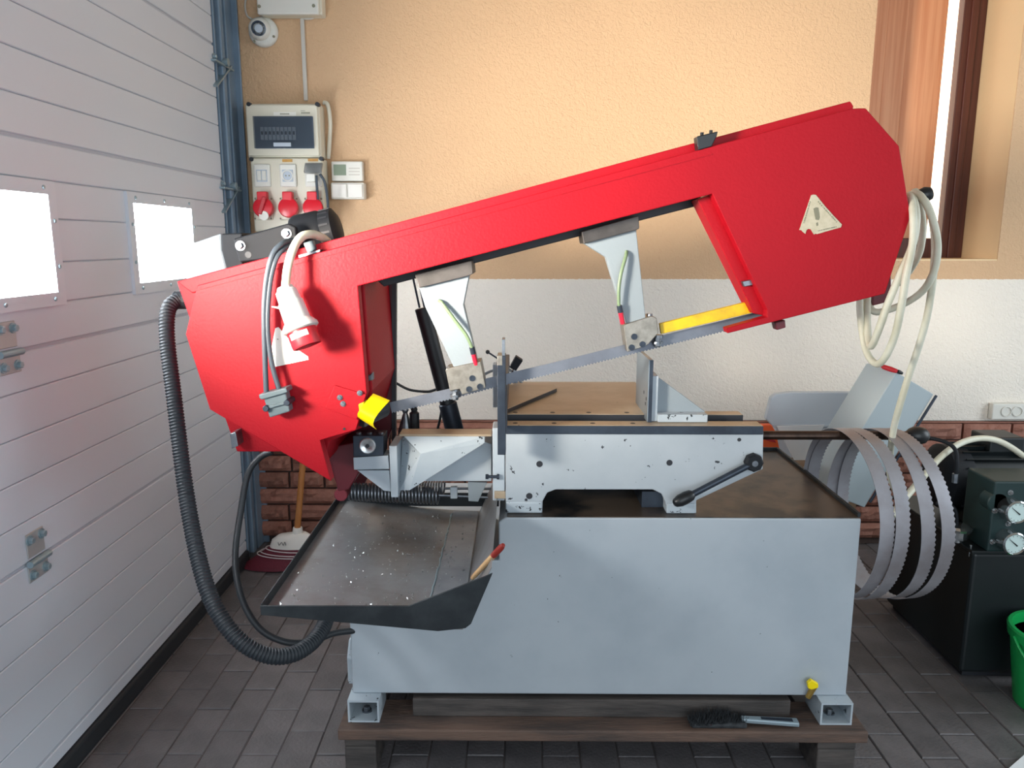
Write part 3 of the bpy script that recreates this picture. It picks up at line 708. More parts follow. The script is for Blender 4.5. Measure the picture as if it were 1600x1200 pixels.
    hc = mk('hydraulic_cylinder', cyl(a, a+d*.70, .0225, 24, ch=.002), 'black_rubber', T, True)
    mk('cylinder_end', cyl(a+d*.67, b, .027, 24, ch=.002), 'dark_steel', hc, True)
    for off in (-.008, .006): mk('cylinder_rod', cyl(at(650, 435, 2.2)+Vector((off, 0, 0)), a+Vector((off, 0, 0)), .003, 8), 'dark_steel', hc)
    mk('cylinder_hose', tube(pts3([(618, 598, 2.25), (640, 609, 2.25), (668, 612, 2.25), (690, 609, 2.23), (690, 640, 2.25), (684, 670, 2.25)]), .004, 8), 'black_rubber', hc, True)
    # switch, lever and small fittings behind the fixed jaw
    sw = mk('limit_switch', pp([(797, 573), (806, 557), (817, 564), (806, 580)], 2.45, 2.49, .002), 'motor_grey', T)
    mk('switch_arm', cyl(at(762, 550, 2.47), at(803, 577, 2.47), .0028, 8), 'dark_steel', sw)
    mk('switch_ball', ball(at(762, 550, 2.47), .007, 12), 'black_plastic', sw, True)
    mk('switch_cable', tube(pts3([(755, 586, 2.48), (770, 579, 2.48), (790, 576, 2.48), (805, 585, 2.48), (818, 603, 2.48)]), .0045, 8), 'motor_light', sw, True)
    mk('switch_post', cyl(at(806, 607, 2.48), at(803, 578, 2.48), .009, 10), 'steel', sw)
    p = at(790, 610, 2.40); mk('stop_knob', ball(p, .012, 14), 'black_plastic', T, True)
    p = at(648, 672, 2.12); mk('grease_fitting', lathe([(.014, -.06), (.014, .05), (.008, .055), (.010, .06), (.007, .066), (.010, .075), (0, .08)], p, (0, 0, 1), 14), 'black_rubber', T)
    p = at(634, 672, 2.14); mk('spring_guide', lathe([(.022, -.06), (.022, 0), (.008, .045), (.006, .05), (.010, .058), (.010, .062)], p, (0, 0, 1), 14), 'steel', T)
    # motor and gearbox behind the upper left end
    ym = 2.10
    gm = mk('drive_motor', pp([(292, 383), (346, 364), (347, 391), (354, 416), (350, 440), (290, 440)], ym+.05, ym+.22, .006), 'motor_light', T)
    mk('gearbox', pp([(346, 365), (378, 364), (380, 420), (355, 425), (346, 391)], ym+.03, ym+.24, .004), 'motor_grey', gm)
    mp = mk('motor_plate', pp([(364, 373), (450, 349), (462, 355), (464, 378), (464, 392), (422, 404), (374, 410)], ym, ym+.02, .004), 'motor_grey', gm)
    for q in ((376, 384), (448, 365)):
        p = at(*q, ym); mk('bolt', hexbolt((p.x, ym, p.z), (0, -1, 0), .009, .012), 'steel', mp)
    for q in ((388, 398), (462, 375)):
        p = at(*q, ym); mk('plate_slot', cyl((p.x, ym-.001, p.z), (p.x, ym+.003, p.z), .009, 12), 'black_frame', mp)
    a = at(462, 372, ym+.12); b = at(524, 358, ym+.12)
    mb = mk('motor_body', lathe([(.056, 0), (.062, .01), (.062, .075), (.058, .085), (.060, .087), (.060, .118), (.040, .130), (0, .132)], a, b-a, 28), 'motor_grey', gm, True)
    d = (b-a).normalized(); u, v = frame_of(d)
    for i in range(18):
        an = 2*math.pi*i/18; q = a+d*.098+(u*math.cos(an)+v*math.sin(an))*.0595
        bm = nb(); mm = Matrix.Translation(q) @ Matrix((u*math.cos(an)+v*math.sin(an), d, u*-math.sin(an)+v*math.cos(an))).transposed().to_4x4()
        box(bm, -.001, .002, -.012, .014, -.003, .003, mm); mk('fan_slot', bm, 'black_frame', mb)
    mk('cable_clip', pp([(473, 380), (488, 375), (493, 389), (481, 397)], 1.80, 1.82, .003), 'connector_grey', T)
    mk('clip_base', pp([(466, 399), (500, 390), (500, 393), (467, 403)], 1.79, 1.82), 'steel', T)
    # big corrugated hose
    base = pts3([(282, 469, 1.93), (274, 471, 1.92), (264, 481, 1.90), (260.5, 505, 1.88), (262.5, 545, 1.86), (270, 605, 1.83), (279, 680, 1.79), (290, 765, 1.74), (304, 845, 1.68), (322, 915, 1.62), (345, 965, 1.58), (378, 1004, 1.56), (418, 1024, 1.57), (455, 1023, 1.60), (485, 1006, 1.65), (504, 982, 1.71), (511, 962, 1.77), (512, 950, 1.86)], 10)
    rs = resample(base, .0026)
    def rr(t):
        i = t*(len(rs)-1); return   .0178+.0014*math.cos(i*math.pi/1.5)
    mk('corrugated_hose', tube(rs, rr, 14), 'hose_black', T, True)
    a = at(284, 469, 1.935); mk('hose_cuff', cyl(a+Vector((-.018, 0, 0)), a+Vector((.02, 0, 0)), .0225, 20, ch=.002), 'hose_black', T)
    # twin drive cables
    for k in (0, .013):
        mk('drive_cable', tube(pts3([(425, 706, 2.0+k), (405, 716, 2.0+k), (387, 742, 1.98+k), (376, 800, 1.95+k), (368, 860, 1.90+k), (371, 908, 1.85+k), (384, 950, 1.82+k), (409, 985, 1.80+k), (446, 1003, 1.80+k), (485, 1003, 1.83+k), (520, 990, 1.87+k), (556, 985, 1.91+k)], 8), .0085, 10), 'black_rubber', T, True)
    return T
build_saw()

# ------------------------------------------------------------------ pallet, timber, things on it
def build_pallet():
    T = thing('wooden_pallet', 'dark stained wooden pallet carrying the band saw', 'pallet', (.22, 2.2, 0))
    x0, x1 = -.481, .926
    for y0, y1, m in ((1.834, 1.975, 'timber_orange'), (2.12, 2.26, 'timber'), (2.46, 2.61, 'timber')):
        mk('deck_board', bx(x0, x1, y0, y1, .112, .144, .004), m, T)
    for a, b in ((-.466, -.382), (.798, .90)):
        for y0, y1 in ((1.842, 1.97), (2.47, 2.60)): mk('block', bx(a, b, y0, y1, 0, .088, .004), 'timber', T)
        mk('stringer_board', bx(a, b, 1.845, 2.60, .088, .112, .002), 'timber', T)
    xa, xb = at(645, 1100, 1.90).x, at(1235, 1095, 1.90).x
    tag(mk('timber_beam', bx(xa, xb, 1.895, 1.955, .144, .196, .003), 'timber'), 'squared dark timber lying under the grey cabinet on the pallet', 'timber')
    # hand brush
    p0 = at(1078, 1107, 1.855); p1 = at(1166, 1100, 1.868); z = .1445
    p0.z = p1.z = z
    B = thing('hand_brush', 'dark bristled hand brush with grey handle lying on pallet edge', 'brush', ((p0.x+p1.x)/2, 1.862, z))
    bm = nb(); rng = random.Random(2); ax = Vector((p1.x-p0.x, .012, 0))
    mk('brush_body', bev(box(nb(), p0.x+.005, p1.x, 1.846, 1.872, z, z+.014), .005), 'brush_dark', B)
    for i in range(700):
        t = rng.random(); q = Vector((p0.x, 1.856, z+.010))+ax*t+Vector((0, rng.uniform(-.014, .016), 0))
        d = Vector((rng.uniform(-.5, .5), rng.uniform(-.5, .5), 1)).normalized()*rng.uniform(.018, .044)*(.5+.5*math.sin(math.pi*min(1, t+.1)))
        s = d.orthogonal().normalized()*.0016; s2 = d.cross(s).normalized()*.0016
        a = [bm.verts.new(q+s), bm.verts.new(q-s*.5+s2), bm.verts.new(q-s*.5-s2)]; tip = bm.verts.new(q+d)
        for k in range(3): bm.faces.new((a[k], a[(k+1) % 3], tip))
    br = mk('bristles', bm, 'brush_dark', B); br['kind'] = 'stuff'
    h0 = Vector((p1.x-.012, 1.866, z+.010)); h1 = Vector((at(1248, 1112, 1.86).x, 1.858, z+.006))
    d = (h1-h0).normalized(); s = d.cross(Vector((0, 0, 1))).normalized()
    def hb(a, b, w0, w1, t):
        bm = nb(); q = [a-s*w0, a+s*w0, b+s*w1, b-s*w1]
        lo = [bm.verts.new(x) for x in q]; hi = [bm.verts.new(x+Vector((0, 0, t))) for x in q]
        bm.faces.new(lo); bm.faces.new(hi)
        for i in range(4): bm.faces.new((lo[i], lo[(i+1) % 4], hi[(i+1) % 4], hi[i]))
        return bm
    hd = mk('brush_handle', bev(hb(h0, h1, .009, .013, .012), .003), 'brush_handle', B)
    m0 = h0.lerp(h1, .35)+Vector((0, 0, .0122)); m1 = h0.lerp(h1, .9)+Vector((0, 0, .0122))
    mk('handle_groove', hb(m0, m1, .005, .007, .0006), 'dark_steel', hd)
build_pallet()

# ------------------------------------------------------------------ spare blades hanging on the spindle
def build_spares():
    zs = at(1300, 680, 2.08).z+.013
    specs = [(.914, .236, 4, 0.00, 'spare band saw blade coil on spindle, the one beside the cabinet edge'),
             (.946, .238, 7, .006, 'spare band saw blade coil on spindle, second one from the cabinet'),
             (1.012, .236, 8, .004, 'spare band saw blade coil on spindle, second one from the black knob'),
             (1.048, .237, 10, .0, 'spare band saw blade coil on spindle, the one beside the black knob')]
    for pxx, R, ang, tilt, lab in specs:
        X = pxx; a = math.radians(ang)
        rad = Vector((math.sin(a), -math.cos(a), 0)); axd = Vector((math.cos(a), math.sin(a), 0)); up = Vector((0, 0, 1))
        c = Vector((X, 2.08, zs-R)); n = 220; bm = nb(); rows = []; wid, th = .040, .0014
        for i in range(n):
            t = 2*math.pi*i/n
            p = c+rad*(R*.96*math.sin(t))+up*(R*math.cos(t))+axd*(.006*math.sin(2*t+40*pxx))
            o = (rad*math.sin(t)+up*math.cos(t)).normalized()
            e = wid-(.004 if i % 2 else 0)
            rows.append([bm.verts.new(q) for q in (p-axd*wid/2+o*th, p+axd*(e-wid/2)+o*th, p+axd*(e-wid/2), p-axd*wid/2)])
        for i in range(n):
            A, B = rows[i], rows[(i+1) % n]
            for k in range(4): bm.faces.new((A[k], A[(k+1) % 4], B[(k+1) % 4], B[k]))
        tag(mk('spare_saw_blade', bm, 'spare_blade_steel', None, True), lab, 'saw blade', 'spare blades hanging on the spindle')
build_spares()

# ------------------------------------------------------------------ loose cables and plugs
def build_cables():
    # mains plug
    T = thing('mains_plug', 'white and red round mains plug hanging over left red cover', 'plug', at(455, 520, 1.71))
    mk('plug_cable', tube(pts3([(512, 378, 1.86), (503, 371, 1.83), (487, 366, 1.80), (470, 371, 1.77), (457, 392, 1.74), (449, 422, 1.725), (446, 455, 1.72)], 8), .0098, 12), 'cable_white', T, True)
    a = at(446, 452, 1.72); b = at(478, 534, 1.70); d = (b-a); L = d.length
    mk('plug_body', lathe([(.019, 0), (.024, .004), (.0255, .03), (.028, .031), (.0295, .075), (.032, .077), (.0405, .088), (.041, .095), (.037, .098)], a, d, 26), 'plug_grey', T, True)
    mk('plug_gland', bev(lathe([(.018, -.006), (.021, 0), (.021, .022), (.019, .024)], a, d, 8)), 'plug_grey', T)
    sl = mk('plug_sleeve', lathe([(.033, .096), (.0335, .132), (.032, .136), (.029, .136), (.028, .112), (0, .112)], a, d, 26), 'plug_red', T, True)
    u = d.normalized(); n = Vector((0, -1, 0)); n = (n-u*n.dot(u)).normalized(); s = u.cross(n)
    bm = nb(); rows = []
    for i in range(9):
        an = math.radians(-38+76*i/8); q = a+(n*math.cos(an)+s*math.sin(an))*.0340
        rows.append((bm.verts.new(q+u*.103), bm.verts.new(q+u*.116)))
    for A, B in zip(rows, rows[1:]): bm.faces.new((A[0], B[0], B[1], A[1]))
    mk('plug_label', bm, 'sticker_white', sl)
    mk('plug_latch', cyl(a+u*.045-s*.0+Vector((-.02, -.01, 0)), a+u*.045+Vector((-.043, -.012, .004)), .003, 8, .0015), 'plug_grey', T)
    # dark connector
    T = thing('cable_connector', 'dark grey rectangular connector hanging on two black cables over red cover', 'connector', at(430, 650, 1.74))
    for pts in ([(470, 374, 1.83), (452, 376, 1.80), (438, 383, 1.77), (425, 400, 1.755), (416, 440, 1.75), (412.5, 490, 1.748), (414, 560, 1.748), (416, 612, 1.748)],
                [(474, 377, 1.84), (456, 382, 1.81), (442, 390, 1.775), (430, 408, 1.757), (421, 450, 1.752), (418, 510, 1.75), (424, 565, 1.75), (436, 608, 1.75)]):
        mk('cable', tube(pts3(pts, 8), .0062, 10), 'cable_dark', T, True)
    cb = mk('connector_body', pp([(411, 620), (446, 612), (453, 643), (421, 653)], 1.735, 1.765, .003), 'connector_grey', T)
    mk('connector_flange', pp([(404, 617), (447, 606), (449, 613), (440, 616), (408, 625), (405, 622)], 1.728, 1.772, .002), 'connector_grey', cb)
    mk('latch_bar', pp([(415, 636), (450, 627), (451, 630), (416, 640)], 1.729, 1.737, .001), 'connector_grey', cb)
    for q in ((416, 638), (449, 629)):
        p = at(*q, 1.73); mk('latch_pin', cyl((p.x, 1.724, p.z), (p.x, 1.77, p.z), .0072, 14, ch=.001), 'dark_steel', cb)
    # coiled white cable on the tension knob
    bm = nb(); r = .0085
    S_ = [[(1418, 306, 1.86), (1424, 312, 1.80), (1427, 340, 1.765), (1426, 380, 1.76), (1416, 430, 1.76), (1408, 480, 1.765), (1398, 525, 1.78), (1382, 560, 1.80), (1368, 568, 1.84), (1353, 547, 1.88), (1345, 500, 1.90), (1344, 460, 1.92), (1352, 420, 1.96)],
          [(1422, 304, 1.90), (1429, 316, 1.85), (1432, 345, 1.80), (1425, 385, 1.78), (1405, 432, 1.78), (1386, 478, 1.78), (1372, 518, 1.79), (1361, 541, 1.83), (1356, 520, 1.88), (1355, 470, 1.92), (1360, 430, 1.96)],
          [(1428, 300, 1.90), (1440, 308, 1.86), (1455, 336, 1.83), (1464, 372, 1.82), (1464, 402, 1.82), (1456, 432, 1.83), (1438, 458, 1.86), (1405, 478, 1.91), (1366, 487, 1.94), (1354, 460, 1.97)],
          [(1426, 302, 1.93), (1436, 318, 1.92), (1442, 350, 1.92), (1439, 385, 1.92), (1432, 405, 1.93), (1420, 425, 1.97)],
          [(1430, 299, 1.93), (1444, 312, 1.89), (1456, 340, 1.87), (1461, 385, 1.86), (1457, 440, 1.87), (1449, 492, 1.90), (1436, 540, 1.93), (1419, 590, 1.96), (1404, 640, 1.98), (1396, 672, 2.02), (1391, 712, 2.06), (1391, 745, 2.12), (1405, 780, 2.24)]]
    for l in S_: tube(pts3(l, 8), r, 10, bm)
    tag(mk('cable_coil', bm, 'cable_white', None, True), 'coil of off-white cable hanging from black tension knob at red cover', 'cable')
build_cables()

# ------------------------------------------------------------------ tray: swarf and wooden handled tool
def build_tray_things():
    rng = random.Random(4); bm = nb()
    for i in range(380):
        x = rng.uniform(-.52, -.13) if rng.random() < .8 else rng.gauss(-.22, .08); y = 1.52+.66*rng.random()**1.3
        x = max(-.53, min(-.13, x)); z = .648+(x+.54)/.34*(-.03) if x < -.20 else .617
        s = rng.uniform(.002, .0062); a = rng.uniform(0, 6.28)
        q = Vector((x, y, z+.0012)); d = Vector((math.cos(a), math.sin(a), rng.uniform(.0, .8)))*s; e = Vector((-math.sin(a), math.cos(a), rng.uniform(0, .6)))*s*.6
        V = [bm.verts.new(v) for v in (q-d*.2, q+e, q+d+e*.3, q+Vector((0, 0, s*.7)))]
        for f in ((0, 1, 2), (0, 1, 3), (1, 2, 3), (0, 2, 3)): bm.faces.new([V[k] for k in f])
    tag(mk('metal_swarf', bm, 'swarf'), 'bright metal shavings scattered over the chip tray', 'swarf', kind='stuff')
    a = at(738, 903, 1.60); b = at(787, 851, 1.50+.03)
    T = thing('tool_handle', 'pale wooden tool handle with red tip leaning in chip tray', 'tool', a)
    d = b-a
    mk('handle_wood', lathe([(.005, 0), (.0058, .02), (.0064, d.length*.55), (.0066, d.length*.68)], a, d, 14), 'wood_handle', T, True)
    mk('handle_tip', lathe([(.0066, d.length*.68), (.0074, d.length*.72), (.0070, d.length*.93), (.0045, d.length*.99), (0, d.length)], a, d, 14), 'handle_red', T, True)
build_tray_things()

# ------------------------------------------------------------------ wall fittings
def build_wall_fittings():
    # distribution board
    x0, x1 = at(384, 200, 3.40).x, at(500, 200, 3.40).x; yf = 3.395
    zt, zm, zb = at(440, 161, yf).z, at(440, 246, yf).z, at(440, 362, yf).z
    T = thing('distribution_board', 'cream power distribution board with breaker window and red sockets', 'fuse box', ((x0+x1)/2, 3.45, zb))
    mk('upper_case', bx(x0, x1, yf+.01, 3.497, zm, zt, .008), 'box_cream', T)
    mk('lower_case', bx(x0+.012, x1+.004, yf, 3.497, zb, zm-.002, .008), 'box_cream', T)
    mk('case_lid', bx(x0+.006, x1-.006, yf-.004, yf+.012, zm+.006, zt-.006, .006), 'box_cream', T)
    a, b = at(396, 182, yf-.008), at(491, 232, yf-.008)
    bw = mk('breaker_recess', bx(a.x, b.x, yf-.0055, yf-.003, b.z, a.z), 'recess_grey', T)
    for i in range(9):
        x = at(411+i*6.2, 210, yf).x; mk('breaker', bx(x-.007, x+.007, yf-.012, yf-.005, at(440, 219, yf).z, at(440, 199, yf).z, .001), 'breaker', bw)
        mk('breaker_toggle', bx(x-.003, x+.003, yf-.017, yf-.011, at(440, 211, yf).z, at(440, 206, yf).z), 'needle', bw)
    mk('breaker_cover', bx(a.x, b.x, yf-.022, yf-.019, b.z, a.z, .001), 'window_smoke', T)
    mk('cover_latch', bx(at(430, 220, yf).x, at(457, 220, yf).x, yf-.028, yf-.021, at(440, 230, yf).z, at(440, 224, yf).z, .001), 'breaker', T)
    lb = mk('name_label', bx(at(428, 178, yf).x, at(463, 178, yf).x, yf-.0052, yf-.0035, at(440, 181, yf).z, at(440, 175.5, yf).z), 'sticker_white', T)
    bm = nb()
    for i in range(7):
        x = at(439+i*2.1, 178, yf).x; box(bm, x-.0022, x+.0018, yf-.0056, yf-.005, at(440, 179.4, yf).z, at(440, 177.2, yf).z)
    mk('label_print', bm, 'print_grey', lb)
    bm = nb()
    for i in range(6):
        x = at(472+i*2.3, 176, yf).x; box(bm, x-.0024, x+.002, yf-.0048, yf-.004, at(440, 178, yf).z, at(440, 175.5, yf).z)
    box(bm, at(470, 173, yf).x, at(477, 173, yf).x, yf-.0048, yf-.004, at(440, 173.8, yf).z, at(440, 173, yf).z)
    mk('maker_print', bm, 'print_grey', T)
    for q in ((389, 163), (496, 163), (393, 249), (502, 248)):
        p = at(*q, yf); mk('case_screw', cyl((p.x, yf-.006, p.z), (p.x, yf+.02, p.z), .009, 12), 'black_frame', T)
    ys = yf-.012
    for i, cx in enumerate((409, 449.5, 489)):
        a, b = at(cx-14, 256, ys), at(cx+14, 292, ys)
        s = mk('switch_frame', bx(a.x, b.x, ys, yf+.002, b.z, a.z, .006), 'box_white', T)
        if i < 2:
            c, d = at(cx-9, 265, ys), at(cx+9, 284, ys)
            mk('switch_inset', bx(c.x, d.x, ys-.002, ys+.004, d.z, c.z, .002), 'breaker', s)
            if i == 0:
                m = (c.x+d.x)/2
                for u, v in ((c.x+.004, m-.002), (m+.002, d.x-.004)): mk('rocker', bx(u, v, ys-.006, ys, d.z+.005, c.z-.005, .002), 'box_white', s)
            else:
                m = Vector(((c.x+d.x)/2, 0, (c.z+d.z)/2)); mk('socket_insert', lathe([(.024, 0), (.024, .004), (.020, .004), (.018, -.001), (0, -.001)], (m.x, ys-.001, m.z), (0, -1, 0), 24), 'box_white', s)
                for k in (-.007, .007): mk('pin_hole', cyl((m.x+k, ys-.0012, m.z), (m.x+k, ys-.004, m.z), .003, 8), 'print_grey', s)
        else:
            c, d = at(cx-15, 254, ys-.03), at(cx+14, 270, ys-.03)
            bm = nb(); M0 = Matrix.Translation(((c.x+d.x)/2, ys-.018, (c.z+d.z)/2)) @ Matrix.Rotation(math.radians(-38), 4, 'X')
            w = (d.x-c.x)/2; box(bm, -w, w, -.006, .006, -.026, .026, M0); mk('flip_lid', bev(bm, .004), 'window_smoke', s)
            mk('plug_block', bx(at(cx-8, 280, ys).x, at(cx+6, 280, ys).x, ys-.03, ys, at(cx, 285, ys).z, at(cx, 272, ys).z, .004), 'box_white', s)
            mk('lead', tube(pts3([(494, 274, ys-.02), (495, 288, ys-.02), (496, 306, ys-.02), (497, 322, ys-.018)]), .006, 8), 'cable_dark', s, True)
            mk('lead', tube(pts3([(500, 272, ys-.02), (507, 284, ys-.02), (511, 305, ys-.01), (513, 335, ys), (513, 350, ys)]), .006, 8), 'cable_dark', s, True)
    for i, cx in enumerate((411, 450.5, 489)):
        a, b = at(cx-15, 308, ys), at(cx+15, 344, ys)
        s = mk('socket_plate', bx(a.x, b.x, ys+.004, yf+.002, b.z, a.z, .004), 'box_cream', T)
        c = at(cx-1, 324, ys-.03)
        sk = mk('red_socket', lathe([(.040, -.035), (.042, -.008), (.043, 0), (.040, .008), (.028, .012), (0, .013)], (c.x, ys-.022, c.z), (0.08, -1, .12), 26), 'socket_red', T, True)
        mk('socket_hinge', bx(c.x-.022, c.x+.02, ys-.03, ys+.003, c.z+.028, c.z+.066, .004), 'socket_red', sk)
        if i == 0:
            mk('selector_knob', bev(box(nb(), c.x-.009, c.x+.009, ys-.047, ys-.032, c.z-.03, c.z+.045, Matrix.Translation((c.x, 0, c.z)) @ Matrix.Rotation(.35, 4, 'Y') @ Matrix.Translation((-c.x, 0, -c.z))), .003), 'plug_red', sk)
            q = at(cx+1, 337, ys-.04); mk('selector_plate', cyl((q.x, ys-.041, q.z), (q.x, ys-.034, q.z), .020, 18), 'broom_white', sk)
        for sx in (-1, 1):
            for sz in (-1, 1): q = at(cx+sx*12.5, 326+sz*15.5, ys); mk('plate_screw', cyl((q.x, ys+.002, q.z), (q.x, ys+.006, q.z), .004, 8), 'print_grey', s)
    for q in ((409, 302), (449, 303), (489, 302), (449, 251), (489, 250)):
        a, b = at(q[0]-8, q[1]-2.2, yf), at(q[0]+8, q[1]+2.2, yf); mk('amber_label', bx(a.x, b.x, yf-.0012, yf+.001, b.z, a.z), 'amber', T)
    # flexible cable running beside the board
    tag(mk('board_cable', tube(pts3([(505, 160, 3.47), (512, 164, 3.47), (516, 190, 3.47), (515, 220, 3.475), (513, 248, 3.48)], 8), .009, 10), 'box_cream', None, True), 'cream cable running down the edge of distribution board', 'cable')
    # thermostat and white switch box
    a, b = at(517, 252, 3.462), at(567, 283, 3.462)
    T = thing('thermostat', 'white wall thermostat with grey display above the white double box', 'thermostat', ((a.x+b.x)/2, 3.48, b.z))
    mk('case', bx(a.x, b.x, 3.462, 3.497, b.z, a.z, .005), 'box_white', T)
    c, d = at(521, 257, 3.462), at(541, 274, 3.462); mk('display', bx(c.x, d.x, 3.460, 3.463, d.z, c.z), 'screen_green', T)
    for y in (262, 267, 272): p, q = at(545, y, 3.462), at(562, y+2, 3.462); mk('button_bar', bx(p.x, q.x, 3.4605, 3.463, q.z, p.z), 'trunking', T)
    a, b = at(516, 285, 3.44), at(569, 311, 3.44)
    T = thing('wall_switch_box', 'white double switch box on the wall under the thermostat', 'switch', ((a.x+b.x)/2, 3.46, b.z))
    mk('case', bx(a.x, b.x, 3.445, 3.497, b.z, a.z, .006), 'box_white', T)
    m = (a.x+b.x)/2
    for u, v in ((a.x+.006, m-.002), (m+.002, b.x-.006)): mk('rocker', bx(u, v, 3.438, 3.446, b.z+.006, a.z-.006, .004), 'broom_white', T)
    # security camera
    p = at(408, 47, 3.46)
    T = thing('security_camera', 'white dome security camera on the wall under junction box', 'camera', (p.x, 3.497, p.z-.06))
    mk('base', lathe([(.062, 0), (.062, .012), (.056, .022), (.046, .026)], (p.x, 3.497, p.z), (0, -1, 0), 30), 'box_white', T, True)
    q = Vector((p.x-.008, 3.470, p.z+.006)); dv = Vector((.16, -1, -.16)).normalized()
    mk('eyeball', lathe([(.044, -.02), (.047, 0), (.044, .018), (.036, .032), (.030, .036)], q, dv, 28), 'box_white', T, True)
    mk('lens_ring', lathe([(.030, .034), (.030, .040), (.024, .041), (.022, .036), (0, .036)], q, dv, 26), 'lens_dark', T, True)
    mk('lens', lathe([(.018, .036), (.016, .040), (0, .043)], q, dv, 20), 'breaker', T, True)
    for an in (-130, -25):
        r = .054; mk('base_screw', cyl((p.x+r*math.cos(math.radians(an)), 3.474, p.z+r*math.sin(math.radians(an))), (p.x+r*math.cos(math.radians(an)), 3.468, p.z+r*math.sin(math.radians(an))), .005, 10), 'print_grey', T)
    tag(mk('camera_cable', tube(pts3([(394, 30, 3.492), (386, 24, 3.49), (383, 8, 3.49), (386, -10, 3.49)], 8), .004, 8), 'trunking', None, True), 'thin pale cable looping up from the security camera', 'cable')
    # junction box
    a, b = at(399, -30, 3.41), at(498, 22, 3.41)
    T = thing('junction_box', 'cream plastic junction box high on the wall above the camera', 'junction box', ((a.x+b.x)/2, 3.45, b.z))
    mk('case', bx(a.x+.002, b.x+.01, 3.43, 3.497, b.z+.004, a.z, .006), 'box_cream', T)
    mk('lid', bx(a.x, b.x, 3.41, 3.432, b.z, a.z, .006), 'box_white', T)
    for q in ((405, 10), (490, 9)): p = at(*q, 3.41); mk('lid_screw', cyl((p.x, 3.408, p.z), (p.x, 3.412, p.z), .007, 12), 'print_grey', T)
    # trunking
    t = at(470, 26, 3.485); b = at(476, 157, 3.485)
    T = thing('cable_trunking', 'narrow white cable trunking between junction box and distribution board', 'trunking', (t.x, 3.49, b.z))
    mk('channel', bx(t.x-.004, t.x+.012, 3.484, 3.498, b.z, t.z, .002), 'trunking', T)
    mk('side_cable', tube(pts3([(475, 29, 3.485), (485, 29, 3.485), (492, 26, 3.485), (494, 20, 3.47)]), .005, 8), 'trunking', T, True)
    # double socket on the right
    a, b = at(1552, 631, 3.465), at(1640, 656, 3.465)
    T = thing('wall_socket', 'white surface-mounted triple wall socket above the brick dado', 'socket', ((a.x+b.x)/2, 3.48, b.z))
    mk('case', bx(a.x, b.x, 3.465, 3.498, b.z, a.z, .005), 'box_white', T)
    for cx in (1573, 1590, 1611):
        c = at(cx, 643, 3.462)
        s = mk('socket_insert', lathe([(.024, 0), (.025, .005), (.021, .006), (.0195, -.004), (0, -.004)], (c.x, 3.466, c.z), (0, -1, 0), 24), 'box_white', T, True)
        for k in (-.008, .008): mk('pin_hole', cyl((c.x+k, 3.4705, c.z), (c.x+k, 3.4685, c.z), .003, 8), 'print_grey', s)
mat('amber', '#C99A4E', .6, col2='#B8884A', vscale=60)
mat('socket_red', '#D2182A', .3)
build_wall_fittings()

# ------------------------------------------------------------------ broom in the corner
def build_broom():
    b0 = atz(440, 905, 0); base = Vector((at(440, 880, 3.2).x, 3.22, 0))
    T = thing('broom', 'broom with maroon bristles and white cap standing in the corner', 'broom', base)
    tl, tr = at(423, 851, 3.2), at(492, 860, 3.2); bl, brr = at(384, 912, 3.15), at(470, 925, 3.15)
    cx = (tl.x+tr.x)/2; zt = tl.z-.004
    def loft(rings, n=26):
        bm = nb(); R = []
        for c, rx, ry in rings: R.append([bm.verts.new((c[0]+rx*math.cos(2*math.pi*i/n), c[1]+ry*math.sin(2*math.pi*i/n), c[2])) for i in range(n)])
        for A, B in zip(R, R[1:]):
            for i in range(n): bm.faces.new((A[i], A[(i+1) % n], B[(i+1) % n], B[i]))
        bm.faces.new(R[0]); bm.faces.new(R[-1]); return bm
    k = max(zt, .09); bc = (bl.x+brr.x)/2
    br = mk('bristles', loft([((bc, 3.2, .004), .155, .07), ((bc+(cx-bc)*.35, 3.2, k*.35), .138, .058), ((bc+(cx-bc)*.75, 3.2, k*.75), .113, .045), ((cx, 3.2, k), .098, .038)]), 'broom_maroon', T, True)
    for f, r in ((.60, .126), (.70, .119), (.86, .108)):
        ps = [Vector((bc+(cx-bc)*f+r*math.cos(2*math.pi*i/40), 3.2+(r*.40+.004)*math.sin(2*math.pi*i/40), k*f-.006*math.cos(2*math.pi*i/40))) for i in range(40)]
        mk('stitching', tube(ps, .0022, 6, closed=True), 'broom_line', br)
    cap = mk('broom_cap', loft([((cx, 3.2, k-.004), .102, .042), ((cx+.004, 3.2, k+.03), .094, .038), ((cx+.01, 3.2, k+.052), .070, .030), ((cx+.03, 3.2, k+.060), .035, .024)]), 'broom_white', T, True)
    hx = at(463, 832, 3.19)
    mk('cap_collar', cyl((hx.x, 3.2, k+.02), (hx.x+.004, 3.2, k+.085), .028, 16, .020), 'broom_white', cap)
    q = Vector((cx-.03, 3.158, k+.024))
    sc = spline([q+Vector((-.02, 0, .008)), q+Vector((-.016, 0, -.006)), q+Vector((-.005, -.001, .008)), q+Vector((.002, 0, -.006)), q+Vector((.010, -.001, .010)), q+Vector((.013, 0, -.006))], 5)
    mk('scribble', tube(sc, .0012, 5), 'needle', cap)
    h1 = at(473, 720, 3.24); dd = (h1-Vector((hx.x, 3.2, k+.07))).normalized()
    mk('broom_handle', cyl(Vector((hx.x, 3.2, k+.06)), Vector((hx.x, 3.2, k+.06))+dd*1.0, .0135, 14), 'wood_broom', T, True)
build_broom()

